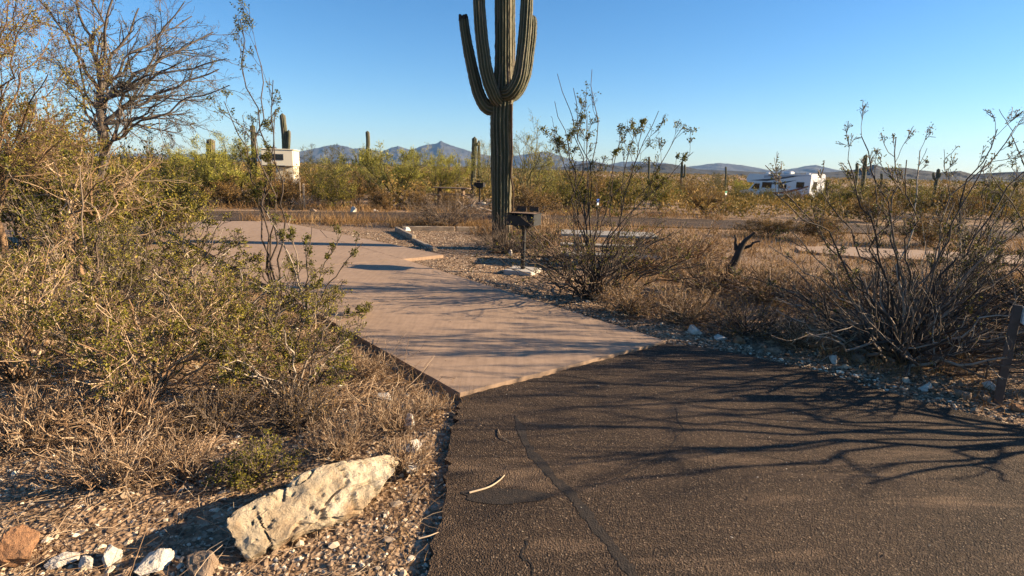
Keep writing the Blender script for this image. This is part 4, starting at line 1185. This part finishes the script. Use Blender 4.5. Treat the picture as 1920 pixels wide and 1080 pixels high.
# ------------------------------------------------------------------ trees at left
def tree(name, label, b, limbs, dys, rad, lvls, leaf, bark, leafmat, seed, tint=(.1, .9), fork=None, ltint=(0, 1), cat='tree', parts=('branches', 'foliage'), bulge=(.25, .6), wig=.03, trunk_k=2.0, low=.5):
    o = thing(name, label, cat, b)
    rg = np.random.default_rng(seed)
    fk = np.array(fork) if fork is not None else np.array([0, 0, .6])
    tp_ = stems_to(rg, (0, 0, -.05), [fk], 8, (.3, .5), .045)
    G0 = Geo(); G0.tubes(tp_, np.linspace(rad * trunk_k, rad * trunk_k * .6, 8)[None], 9, [.4]); obj('trunk', G0.mesh('trunk', True), bark, o)
    E = np.array(rel_to(b, limbs, dys)) if dys is not None else np.array(limbs)
    ti = rg.uniform(low, 1, len(E)) * 7; ti[:2] = 7; i0 = np.clip(ti.astype(int), 0, 6); fr = (ti - i0)[:, None]
    SB = tp_[0][i0] * (1 - fr) + tp_[0][i0 + 1] * fr
    st = stems_to(rg, SB, E, 14, bulge, wig)
    G, Lf = make_plant(seed + 1, st, rg.uniform(.45, .8, len(E)) * rad, lvls, leaf, tint, .0018, (6, 5, 3, 3, 3), .22, ltint)
    obj(parts[0], G.mesh(parts[0], True), bark, o)
    if not Lf.empty(): obj(parts[1], Lf.mesh(parts[1]), leafmat, o)
    return o
b = on(205, 500)
fk = at(188, 165, b[1]) - b
tree('mesquite_tree', 'bare grey mesquite tree sweeping right above the thicket', b,
     [(130, -60), (60, -20), (170, -90), (260, 15), (345, 5), (400, 60), (425, 110), (430, 160), (300, 70), (345, 215), (90, 90), (220, -60), (360, 30), (340, 250), (280, 140), (410, 130), (380, 190), (310, 100), (320, 180), (120, 20), (190, 60)],
     [.3, -.3, .6, .2, -.2, .4, 0, -.4, .8, .3, .4, -.6, .5, .2, -.5, .3, -.2, .7, -.7, .1, .5], .042,
     [lv(9, (.2, .98), (.35, .85), (.25, .45), 8, .13, .0), lv(6, (.2, 1), (.35, .8), (.3, .55), 6, .16, -.01), lv(4, (.2, 1), (.35, .9), (.35, .7), 4, .18, -.02, lmax=.4)],
     dict(per=.9, size=(.015, .035), t=(.4, 1), levels=(3,), jit=.015), MAT['mesquite'], MAT['ironwood'], 151, (.0, .75), fk, low=.55, bulge=(.35, .5))
b = on(-20, 560)
fk = at(-10, 330, b[1]) - b
tree('mesquite_tree', 'tan twiggy tree filling the upper left corner', b,
     [(20, -40), (60, 20), (110, 60), (-60, -60), (90, 140), (130, 200), (40, -90), (0, 100), (150, 110), (120, 260), (60, 200)],
     [.3, -.3, .4, .2, -.2, .3, 0, .5, .6, -.2, .6], .024,
     [lv(11, (.15, .98), (.35, .9), (.3, .5), 8, .15, .03), lv(6, (.2, 1), (.35, .9), (.3, .6), 6, .17, .02), lv(5, (.2, 1), (.35, 1), (.35, .7), 4, .2, .02, lmax=.3)],
     dict(per=2.2, size=(.015, .034), t=(.3, 1), levels=(2, 3), jit=.02), MAT['pale_twig'], MAT['leaf'], 161, (.0, .6), fk, (.3, 1))
b = on(150, 520)
tree('mesquite_tree', 'pale tangle of dead branches under the bare mesquite', b,
     [(20, 290), (80, 260), (150, 250), (230, 270), (250, 330), (290, 300), (10, 380), (130, 330), (200, 330), (60, 230)],
     [.3, -.3, .4, .2, -.2, .3, -.4, .5, -.6, .2], .03,
     [lv(8, (.15, .98), (.4, 1.1), (.3, .6), 8, .2, .0), lv(6, (.2, 1), (.4, 1), (.3, .6), 6, .2, .0), lv(4, (.2, 1), (.4, 1), (.35, .7), 4, .2, .0, lmax=.3)],
     dict(per=.9, size=(.012, .028), t=(.3, 1), levels=(3,), jit=.02), MAT['pale_twig'], MAT['dry_leaf'], 171, (.3, 1), (0, 0, .35), (.2, 1), wig=.06)

# ------------------------------------------------------------------ low dry clumps and the right hand shrubs
def dry_clump(seed, height, spread, n, twig=(5, 4, 0), rad=.004, tint=(.2, 1), up=.05, leafper=0.0, lsize=(.008, .016), ltint=(.3, 1)):
    rg = np.random.default_rng(seed)
    E = creosote_ends(rg, n, height, spread, .06)
    st = stems_to(rg, (0, 0, -.01), E, 8, (.5, .45), .05)
    lvls = [lv(twig[0], (.2, .98), (.3, .9), (.3, .6), 5, .2, up, .7), lv(twig[1], (.2, 1), (.3, 1.0), (.35, .7), 4, .22, up, .7)]
    return make_plant(seed + 1, st, rg.uniform(.6, 1.2, n) * rad, lvls, dict(per=leafper, size=lsize, t=(.2, 1), levels=(1, 2), jit=.008) if leafper else None, tint, .0017, (4, 3, 3), .4, ltint)
CL = [
 ((215, 912), .30, .44, 46, 'pale_twig', 'tan twiggy dry clump above the bottom row of rocks', 'low_shrub', 0),
 ((345, 890), .24, .30, 34, 'pale_twig', 'grey dry twig clump right of the tan one', 'low_shrub', 0),
 ((40, 850), .36, .45, 40, 'pale_twig', 'straw coloured dry clump at the left picture edge', 'low_shrub', 1.2),
 ((478, 890), .2, .24, 34, 'twig', 'small green sprigged plant at the back of the boulder', 'low_shrub', 4),
 ((640, 845), .24, .28, 30, 'pale_twig', 'dry stalks standing behind the middle of the boulder', 'low_shrub', .4),
 ((755, 880), .24, .2, 22, 'pale_twig', 'thin dry stalks at the right tip of boulder', 'low_shrub', .3),
 ((735, 800), .26, .30, 34, 'pale_twig', 'dry weeds between boulder and pad corner', 'low_shrub', .3),
 ((560, 785), .30, .38, 40, 'twig', 'dry brush under the olive bush by pad corner', 'low_shrub', 1.0),
 ((410, 800), .28, .4, 40, 'twig', 'grey brush in front of the dark thicket hollow', 'low_shrub', 1.0),
 ((800, 770), .16, .22, 26, 'pale_twig', 'short dead weeds right at the pad corner', 'low_shrub', 0),
 ((680, 700), .22, .30, 30, 'pale_twig', 'low dead weeds along the left pad edge', 'low_shrub', .3),
 ((230, 810), .36, .5, 44, 'pale_twig', 'rust tinted brush between thicket and tan clump', 'low_shrub', 1.6),
 ((1180, 585), .38, .55, 60, 'pale_twig', 'rust brown dry clump right of the tall creosote foot', 'low_shrub', .8),
 ((1290, 600), .42, .6, 60, 'pale_twig', 'tangled brown clump above the white rock', 'low_shrub', .8),
 ((1400, 622), .40, .6, 60, 'twig', 'dark brown dry clump above the orange edged rock', 'low_shrub', .8),
 ((1500, 648), .34, .5, 56, 'pale_twig', 'dry brown clump left of the bare fan bush', 'low_shrub', .6),
 ((1790, 660), .3, .5, 50, 'pale_twig', 'dry clump between bare fan bush and marker post', 'low_shrub', .6),
 ((1330, 545), .55, .7, 60, 'pale_twig', 'pale brown brush around the foot of dead snag', 'low_shrub', .8),
 ((1440, 560), .55, .75, 60, 'pale_twig', 'brown brush right of the dead snag', 'low_shrub', .8),
 ((1560, 560), .5, .8, 60, 'pale_twig', 'low brush in front of the pink neighbour pad', 'low_shrub', .8),
 ((950, 472), .75, .85, 60, 'twig', 'dry twiggy shrub round the foot of big saguaro', 'low_shrub', .2),
 ((1015, 462), .7, .8, 50, 'pale_twig', 'rusty brush behind the grill post', 'low_shrub', .8),
 ((838, 424), 1.1, 1.25, 60, 'twig', 'dark low dry shrub in front of the far picnic table', 'low_shrub', .2),
 ((1215, 505), .45, .8, 50, 'pale_twig', 'brown brush in front of the pale picnic table', 'low_shrub', .6),
 ((1290, 500), .7, .9, 60, 'pale_twig', 'brown brush between picnic table and dead snag', 'low_shrub', .6),
]
protos = {}
for i, (pp_, h, sp_, n, bk, lb, nm, lf) in enumerate(CL):
    b = on(*pp_)
    big_d = b[1] > 6.2
    key = (bk, big_d, lf > 3, i % 2)
    if key in protos:
        src, h0, sp0 = protos[key]
        copy_tree(src, b, i * 1.9, (sp_ / sp0, sp_ / sp0, h / h0), lb, 'shrub')
        continue
    G, Lf = dry_clump(300 + i * 3, h, sp_, n, (4.5, 3.5, 0), .0052 if not big_d else .007, (.0, 1) if bk == 'pale_twig' else (.2, .9), leafper=lf, ltint=(.2, .9), lsize=(.008, .018) if not big_d else (.015, .03))
    o = plant_thing(nm, lb, 'shrub', G, Lf, MAT[bk], MAT['leaf'] if lf > 3 else MAT['dry_leaf'], b)
    protos[key] = (o, h, sp_)

# dead snag at centre right
b = on(1345, 545)
o = thing('dead_snag', 'dark leaning dead snag with a forked top', 'snag', b)
rg = np.random.default_rng(9)
st = stems_to(rg, (0, 0, -.05), rel_to(b, [(1392, 458), (1412, 440)], [0, .05]), 12, (.45, .35), .03)
G = Geo(); G.tubes(st[:1], np.linspace(.075, .05, 12)[None], 8, [.15]); obj('trunk', G.mesh('trunk', True), MAT['twig'], o)
for tgt, r in (((1415, 436), .045), ((1425, 452), .03), ((1378, 440), .03)):
    E = np.array(rel_to(b, [tgt], [.0])); s2 = stems_to(rg, st[0][-2], E, 7, (.5, .5), .05)
    G = Geo(); G.tubes(s2, np.linspace(r, r * .4, 7)[None], 7, [.15]); obj('limb', G.mesh('limb', True), MAT['twig'], o)
# bleached fallen branch left of the saguaro
b = on(905, 400)
o = thing('fallen_branch', 'bleached fallen branch lying left of the saguaro trunk', 'branch', b)
G = Geo()
main = np.array([[(-.9, .2, .1), (-.5, .1, .32), (-.1, 0, .22), (.4, -.1, .12), (.9, 0, .25)]])
G.tubes(main, np.linspace(.06, .03, 5)[None], 7, [1.0]); obj('limb', G.mesh('limb', True), MAT['pale_twig'], o)
for e in ((-.6, .0, -.02), (-.95, .1, .5), (-.2, .2, .6), (.15, -.1, -.02), (.6, 0, .55)):
    G = Geo(); G.tubes(stems_to(rg, (-.4 + e[0] * .3, 0, .25), [e], 6, (.5, .5), .05), np.linspace(.035, .012, 6)[None], 6, [.95]); obj('twig', G.mesh('twig', True), MAT['pale_twig'], o)
# sticks on the road
def stick(label, pts, r, tn):
    p = np.array([gp(x, y) for x, y in pts]); c = p.mean(0); c[2] = r * .9 + .002
    P = smooth_path(p - np.array([c[0], c[1], 0]), 12)[None]; P[..., 2] = 0.004 * np.abs(np.sin(np.linspace(0, 3.1, 12)))
    G = Geo(); G.tubes(P, np.linspace(r, r * .5, 12)[None], 6, [tn])
    o = obj('stick', G.mesh('stick', True), MAT['pale_twig'], None, c); tag(o, label, 'stick')
stick('pale curved stick lying on the tar patch', [(880, 926), (915, 917), (935, 905), (946, 893)], .0055, .95)
stick('thin bent twig on the asphalt near the crack start', [(934, 806), (938, 818), (948, 826), (962, 832)], .003, .7)
stick('short pale twig on gravel at the asphalt edge', [(785, 1012), (805, 1008), (822, 1000)], .004, .9)

# ------------------------------------------------------------------ palo verde and ironwood trees
def verde_geo(seed, w, h, n_limb=12, twig=(7, 7, 5), leafper=2.2, lsize=(.05, .12)):
    rg = np.random.default_rng(seed)
    az = rg.uniform(0, 6.28, n_limb); r = w * .5 * np.sqrt(rg.uniform(.05, .8, n_limb))
    E = np.stack([np.cos(az) * r, np.sin(az) * r, h * (1 - .5 * (r / (w * .5)) ** 2) * rg.uniform(.55, .95, n_limb)], 1)
    st = stems_to(rg, (0, 0, .25), E, 10, (.45, .5), .04)
    lvls = [lv(twig[0], (.2, .98), (.3, .9), (.3, .55), 6, .15, .04), lv(twig[1], (.2, 1), (.3, .9), (.35, .6), 5, .16, .03), lv(twig[2], (.1, 1), (.3, .9), (.4, .8), 4, .16, .02, lmax=.55)]
    return make_plant(seed + 1, st, rg.uniform(.6, 1, n_limb) * .045, lvls, dict(per=leafper, size=lsize, t=(.1, 1), levels=(2, 3), jit=.05, aspect=.22, along=True), (0, 1), .004, (5, 3, 3, 3), .2, (0, 1))
def verde_tree(label, px, py, Y, w, h, seed, name='palo_verde_tree', leafm='verde', **kw):
    b = at(px, py, Y); b[2] = float(zt(b[0], Y)) - .03
    o = thing(name, label, 'tree', b)
    G0 = Geo(); rg = np.random.default_rng(seed)
    G0.tubes(stems_to(rg, (0, 0, -.05), [(0.05, 0, .4)], 6, (.4, .5), .05), np.linspace(.12, .09, 6)[None], 8, [.3]); obj('trunk', G0.mesh('trunk', True), MAT['verde_bark'], o)
    G, Lf = verde_geo(seed, w, h, **kw)
    obj('branches', G.mesh('branches', True), MAT['verde_bark'], o); obj('crown', Lf.mesh('crown'), MAT[leafm], o)
    return o
va = verde_tree('bright yellow green palo verde in the middle distance, left of centre', 745, 395, 27, 5.6, 2.7, 401, leafper=4.5, twig=(6, 6, 4))
vb = verde_tree('yellow green palo verde standing left of the cream camper', 440, 395, 24, 3.3, 3.2, 411, leafper=5, twig=(6, 6, 4))
vc = verde_tree('thin crowned palo verde right behind the big saguaro trunk', 985, 390, 26, 3.6, 3.5, 421, twig=(6, 5, 3.5), leafper=1.1)
ia = verde_tree('dark grey green ironwood tree right of the cream camper', 612, 345, 62, 6.5, 4.6, 431, 'ironwood_tree', 'ironwood', lsize=(.1, .22), twig=(6, 5, 3.5))
def again(src, label, px, Y, sc, rz, cat='tree'):
    b = at(px, 330, Y); b[2] = float(zt(b[0], Y)) - .03
    return copy_tree(src, b, rz, sc, label, cat)
again(va, 'olive palo verde just left of the stout saguaro', 815, 30, (.85, .9, .95), 1.1)
again(va, 'greenish palo verde below the slim dark saguaro', 672, 33, (.8, .8, .95), 2.3)
again(vb, 'low palo verde at left behind the dead saguaro stump', 335, 30, (1.2, 1.2, .85), 2.0)
again(vb, 'green palo verde close to the dead saguaro stump', 400, 27, (.9, .9, .8), 4.0)
again(vc, 'small palo verde right of the saguaro trunk, farther off', 1040, 42, (1.0, 1.0, .9), 2.2)
again(vc, 'leafy grey palo verde touching the left of big saguaro trunk', 908, 31, (.55, .6, .95), .7)
again(ia, 'small lone ironwood on the skyline left of the motorhome', 1348, 90, (.5, .5, .78), 1.0)
again(ia, 'ironwood partly hidden by the tall creosote at left', 560, 70, (.7, .7, .7), 3.0)
again(vb, 'low spreading palo verde behind the motorhome front', 1385, 84, (1.2, 1.2, .8), 1.4)
again(vb, 'sunlit yellowish tree at the far right edge', 1858, 34, (.75, .75, .52), 3.4)

# ------------------------------------------------------------------ middle distance bushes
def mid_proto(seed, h, sp_, leafm, label, px, Y, sc=1.0, rz=0.0):
    rg = np.random.default_rng(seed)
    E = creosote_ends(rg, 26, h, sp_)
    st = stems_to(rg, (0, 0, -.05), E, 8, (.4, .5), .04)
    lvls = [lv(6, (.25, .98), (.3, .8), (.3, .55), 5, .18, .06, .6), lv(6, (.2, 1), (.3, .9), (.35, .65), 4, .2, .05, .6)]
    G, Lf = make_plant(seed + 1, st, rg.uniform(.6, 1.1, 26) * .012, lvls, dict(per=6, size=(.03, .06), t=(.15, 1), levels=(1, 2), jit=.04), (0, .8), .003, (4, 3, 3), .3, (0, 1))
    b = at(px, 330, Y); b[2] = float(zt(b[0], Y)) - .02
    return plant_thing(BUSH, label, 'bush', G, Lf, MAT['twig'], leafm, b, rz)
pa = mid_proto(501, 1.5, 1.1, MAT['leaf'], 'rounded olive creosote right of the pale posts', 630, 22.6)
pb = mid_proto(511, 1.4, 1.2, MAT['dry_leaf'], 'rusty brown bush just left of the pale posts', 540, 24)
pc_ = mid_proto(521, 1.7, 1.0, MAT['leaf'], 'upright creosote left of the orange marker', 700, 31)
pd = mid_proto(531, 1.1, 1.2, MAT['dry_leaf'], 'low brown bush at the loop road below the camper', 505, 22.8)
MID = [
 (pd, 848, 22.9, .75, .62, 'low brown bush hiding the legs of far picnic table'),
 (pa, 590, 27, 1.0, 1.05, 'olive bush between the pale posts and the orange marker'),
 (pb, 670, 25, .9, .95, 'orange brown bush below the orange marker'),
 (pb, 585, 34, 1.0, .9, 'rust coloured bush below the ironwood tree'),
 (pc_, 640, 38, 1.2, 1.1, 'taller bush behind the orange marker'),
 (pd, 420, 22.6, 1.0, .9, 'brown bush at the loop road under the dead stump'),
 (pa, 370, 23.5, 1.0, 1.0, 'olive bush right of the domed grey boulder'),
 (pc_, 270, 21.5, 1.2, 1.3, 'bush behind the left thicket by the domed boulder'),
 (pd, 775, 23.5, .8, .7, 'low brown bush left of the dark dry shrub'),
 (pd, 720, 23.2, .7, .65, 'low brown bush across the road from gravel corner'),
 (pb, 1000, 20.5, .9, .8, 'rusty bush right of the big saguaro beyond the road'),
 (pa, 1060, 24, 1.0, 1.0, 'olive bush left of the blue site marker'),
 (pb, 1110, 27, 1.1, 1.1, 'brown bush right behind the blue site marker'),
 (pc_, 1175, 25, 1.0, 1.0, 'creosote seen through the middle of the tall loose bush'),
 (pa, 1240, 28, 1.1, 1.0, 'brown olive bush below the twin stem saguaro'),
 (pb, 1300, 33, 1.2, 1.0, 'brown bush left of the green topped marker'),
 (pc_, 1400, 40, 1.0, .72, 'creosote in front of the motorhome cab'),
 (pa, 1450, 43, 1.1, .8, 'olive brown bush in front of the motorhome side'),
 (pb, 1500, 42, 1.2, .8, 'brown bush under the motorhome rear window'),
 (pa, 1545, 40, 1.2, 1.1, 'bush right of the motorhome rear corner'),
 (pc_, 1600, 34, 1.2, 1.0, 'bush below the two saguaros by the motorhome'),
 (pb, 1670, 32, 1.2, 1.0, 'brown bush below the pointed dark hill'),
 (pa, 1740, 30, 1.2, 1.0, 'bush at the foot of leaning armed saguaro'),
 (pb, 1800, 26, 1.1, 1.0, 'rusty bush left of the sunlit yellowish tree'),
 (pc_, 1890, 27, 1.2, 1.2, 'tall bush at the right picture edge beyond the pad'),
 (pd, 1330, 25, .9, .8, 'low bush by the far road left of snag top'),
 (pd, 1640, 23, 1.0, .8, 'low dark bush along the road behind the fan bush'),
 (pd, 1560, 15.6, .8, .6, 'low dark brush at the back edge of neighbour pad'),
 (pd, 1760, 15.2, 1.0, .7, 'dark brush behind the neighbour pad at right'),
 (pd, 1455, 16.2, .8, .5, 'brush left of the neighbour pad end'),
 (pd, 110, 11, 1.1, 2.0, 'bush in the gap under the twiggy corner tree'),
 (pc_, 260, 11.5, .9, 1.15, 'bush behind the yellowish bush in the left thicket'),
 (pa, 30, 9.5, 1.1, 1.6, 'bush under the upper left corner tree'),
 (pc_, 150, 9.0, 1.1, 1.35, 'leafy bush in front of the mesquite trunk'),
 (pa, 330, 13.5, .9, .95, 'bush left of the far pad edge'),
]
for i, (src, px, Y, sw, sh, lb) in enumerate(MID):
    b = at(px, 330, Y); b[2] = float(zt(b[0], Y)) - .02
    copy_tree(src, b, i * 2.4, (sw, sw, sh), lb, 'bush')

# ------------------------------------------------------------------ scrub that reads as one mass
def scrub():
    rg = np.random.default_rng(88)
    Vs, Ts = [], []
    bands = [(23, 45, 420, 180, (.08, .18)), (45, 90, 1200, 70, (.14, .30)), (90, 220, 3800, 28, (.25, .55)), (220, 700, 5000, 10, (.6, 1.3)), (700, 1150, 3000, 6, (1.5, 3.0))]
    for y0, y1, n, m, sz in bands:
        d = np.sqrt(rg.uniform(y0 ** 2, y1 ** 2, n)); a = rg.uniform(-R_(58), R_(58), n)
        x = d * np.sin(a); y = d * np.cos(a)
        keep = ~inside(x, y, LOOP_OUT) & (y > 22.5 - .0 * x) & ~((np.abs(x - mc[0]) < 5.5) & (np.abs(y - mc[1]) < 5)) & ~((np.abs(x - cp[0]) < 2.2) & (y > cp[1] - 3) & (y < cp[1] + 5))
        lowk = np.zeros(len(x), bool)
        # keep the strip between camera and the far table open
        keep &= ~((np.abs(x - t2[0] - (y - t2[1]) * -.1) < 1.9) & (y < t2[1] + 2))
        for tx, ty, wd in ((cp[0], cp[1], .038), (mc[0], mc[1], .085)):
            lowk = lowk | ((np.abs(np.arctan2(x, y) - math.atan2(tx, ty)) < wd) & (y < ty))
        x, y, lowk = x[keep], y[keep], lowk[keep]; n = len(x)
        r = rg.uniform(.55, 1.25, n) * (1 if y0 < 200 else 1.5); h = rg.uniform(.5, 1.35, n) ** 1.0 * (1.05 if y0 < 200 else 1.25)
        h = np.where(lowk, h * .62, h); kind = rg.random(n)
        th = rg.uniform(0, 2 * np.pi, (n, m)); ph = np.arccos(rg.uniform(-.1, 1, (n, m)))
        q = rg.uniform(.25, 1, (n, m)) ** .5
        lump = 1 + .35 * np.sin(th * 3 + kind[:, None] * 20) * np.sin(ph * 4 + kind[:, None] * 9)
        C = np.stack([x[:, None] + r[:, None] * q * lump * np.sin(ph) * np.cos(th), y[:, None] + r[:, None] * q * lump * np.sin(ph) * np.sin(th),
                      (zt(x, y)[:, None] + h[:, None] * (.12 + .95 * q * lump * np.cos(ph)))], -1)
        s = rg.uniform(*sz, (n, m))
        u = nrm(rg.normal(size=(n, m, 3)) + np.array([0, 0, .6])); v = nrm(np.cross(u, rg.normal(size=(n, m, 3))))
        tri = np.stack([C, C + u * s[..., None], C + u * s[..., None] * .5 + v * s[..., None] * .42], 2)
        Vs.append(tri.reshape(-1, 3))
        t = np.clip(.15 + .6 * kind[:, None] + rg.normal(0, .17, (n, m)), 0, 1)
        Ts.append(np.repeat(t.ravel(), 3))
    V = np.concatenate(Vs); T = np.concatenate(Ts)
    return mesh_np('desert_scrub', V, [np.arange(len(V)).reshape(-1, 3)], T)
scrub_mat = tint_mat('far_scrub', [(0.0, (0.05, 0.045, 0.012)), (0.35, (0.16, 0.12, 0.028)), (0.65, (0.27, 0.165, 0.042)), (1.0, (0.38, 0.235, 0.075))], 0.75, 0.25)
tag(obj('desert_scrub', scrub(), scrub_mat), 'brown and olive scrub covering the plain beyond the road', 'scrub', None, 'stuff')

# ------------------------------------------------------------------ dry grass and litter
def grass(name, label, tufts, blades, hmin, hmax, seed, spread=.10, mat='grass', wide=.004, cat='grass', tintlo=0.0):
    rg = np.random.default_rng(seed)
    T = np.asarray(tufts); n = len(T)
    ids = np.repeat(np.arange(n), blades)
    M = len(ids)
    x = T[ids, 0] + rg.normal(0, spread, M); y = T[ids, 1] + rg.normal(0, spread, M)
    z = ground_z(x, y)
    S = np.stack([x, y, z], 1)
    D = nrm(np.stack([rg.normal(0, .45, M), rg.normal(0, .45, M), np.ones(M)], 1))
    L = rg.uniform(hmin, hmax, M) * T[ids, 2]
    P = grow(rg, S, D, L, 4, .16, -.08)
    w = nrm(np.cross(D, rg.normal(size=(M, 3)))) * wide * .5
    A = P + w[:, None] * np.array([1, .8, .5, .1])[None, :, None]; B = P - w[:, None] * np.array([1, .8, .5, .1])[None, :, None]
    V = np.stack([A, B], 2).reshape(-1, 3)
    i = np.arange(M)[:, None] * 8 + np.arange(3)[None] * 2
    q = np.stack([i, i + 1, i + 3, i + 2], -1).reshape(-1, 4)
    tn = np.repeat(np.clip(T[ids, 3] * .6 + rg.uniform(tintlo, 1, M) * .4, 0, 1), 8)
    return tag(obj(name, mesh_np(name, V, [q], tn), MAT[mat]), label, cat, None, 'stuff')
rg = np.random.default_rng(91)
def scatter(n, x0, x1, y0, y1, fn=None):
    x = rg.uniform(x0, x1, n * 3); y = rg.uniform(y0, y1, n * 3)
    XY = np.stack([x, y], 1)
    k = off_slab(XY) & ~inside(x, y, PAD2_OUT)
    if fn is not None: k &= fn(x, y)
    XY = XY[k][:n]; m = len(XY)
    return np.c_[XY, rg.uniform(.5, 1.1, m), rg.random(m)]
edge_r = lambda x, y: (y > 8.35 - 1.12 * x + .55) | (x > 4.6)
right_t = scatter(620, 1.1, 9.5, 3.8, 11.5, lambda x, y: ((x - 1.0) * .78 + (y - 7.0) * .62 > .45) & ~inside(x, y, BED_OUT))
grass('dry_grass', 'rust brown dry grass under the bare bushes at right', right_t, 34, .10, .34, 71, .11, wide=.0045)
far_t = scatter(900, -3, 22, 11.5, 18.2, lambda x, y: ~inside(x, y, BED_OUT) & (x > .5))
grass('dry_grass', 'dry grass between neighbour pad and loop road', far_t, 14, .12, .38, 72, .18, wide=.012)
bank_t = np.concatenate([scatter(150, -8, 2, 16.3, 17.8, lambda x, y: y > 16.0), scatter(260, -13, 8, 21.2, 24), scatter(60, -.9, .6, 14.6, 16)])
grass('dry_grass', 'orange dry grass tufts along the loop road verge', bank_t, 24, .18, .5, 73, .16, wide=.012)
left_t = scatter(300, -5.2, -.42, 2.6, 7.4, lambda x, y: y > 3.0 + 1.0 * rg.random(len(x)))
grass('dry_grass', 'thin dead grass and stalks on the left verge', left_t, 22, .05, .20, 74, .10, wide=.003)
pad_t = []
for t in np.linspace(0.02, .75, 130):
    p = PAD_L0 + pad_dir * 10 * t + np.array([-.06, -.06]) * (1 + rg.random() * 2); pad_t.append((p[0], p[1], rg.uniform(.3, .9), rg.random()))
for t in np.linspace(0, 1, 60):
    pad_t.append((-.42 - rg.random() * .15, 2.2 + 1.9 * t, rg.uniform(.2, .6), rg.random()))
grass('dry_grass', 'short dry weeds along the pad and asphalt edge', np.array(pad_t), 10, .04, .17, 75, .05, wide=.003)

def litter(name, label, n, sampler, seed, lmin, lmax, mat, r=.002):
    rg = np.random.default_rng(seed)
    XY = sampler(rg, n); n = len(XY)
    S = np.c_[XY, ground_z(XY[:, 0], XY[:, 1]) + rg.uniform(.004, .03, n)]
    a = rg.uniform(0, 6.28, n)
    D = np.stack([np.cos(a), np.sin(a), rg.normal(.05, .12, n)], 1)
    P = grow(rg, S, D, rg.uniform(lmin, lmax, n), 5, .18, -.01)
    P[..., 2] = np.maximum(P[..., 2], ground_z(P[..., 0], P[..., 1]) + .003)
    G = Geo(); G.tubes(P, np.linspace(1, .5, 5)[None] * (rg.uniform(.5, 1.3, n) * r)[:, None], 3, rg.random(n))
    return tag(obj(name, G.mesh(name, True), MAT[mat]), label, 'twigs', None, 'stuff')
litter('dead_twigs', 'dead twigs littering the left verge', 1800, samp_big, 81, .06, .32, 'pale_twig')
def samp_thick(rg, n):
    y = rg.uniform(3.6, 8, n * 2); x = -.7 - (y - 2.6) * .95 * rg.random(n * 2); XY = np.stack([x, y], 1); return XY[off_slab(XY)][:n]
litter('dead_twigs', 'fallen twigs under the left thicket', 2000, samp_thick, 82, .1, .5, 'pale_twig', .003)
litter('dead_twigs', 'fallen twigs under the bushes at right', 1200, lambda rg, n: right_t[rg.integers(0, len(right_t), n), :2] + rg.normal(0, .15, (n, 2)), 83, .08, .4, 'twig', .003)

# ------------------------------------------------------------------ tree beyond the right edge that shades the asphalt
for lb, bx, by, sd, hh in (('leafless mesquite just outside the right picture edge, shading the asphalt', 5.0, 3.75, 181, .95), ('second leafless mesquite outside the right edge, beside the marker post', 5.25, 4.6, 191, .9)):
    b = np.array([bx, by, -.02])
    tree('mesquite_tree', lb, b, np.array([(-.9, -.5, 1.5), (.6, .4, 2.0), (-.4, -.8, 1.7), (.2, -.6, 2.2), (-.6, .3, 1.2), (.8, -.7, 1.5), (-.2, .8, 1.0), (-.7, -.7, .9), (-.9, .5, .75), (.3, .7, 1.7), (-.5, .1, 2.0)]) * hh, None, .034,
         [lv(4, (.3, .98), (.35, .85), (.3, .5), 7, .14, .02, .7), lv(3, (.25, 1), (.35, .8), (.3, .6), 5, .16, .02, .7)],
         None, MAT['mesquite'], MAT['ironwood'], sd, fork=(0, 0, .3), wig=.05)
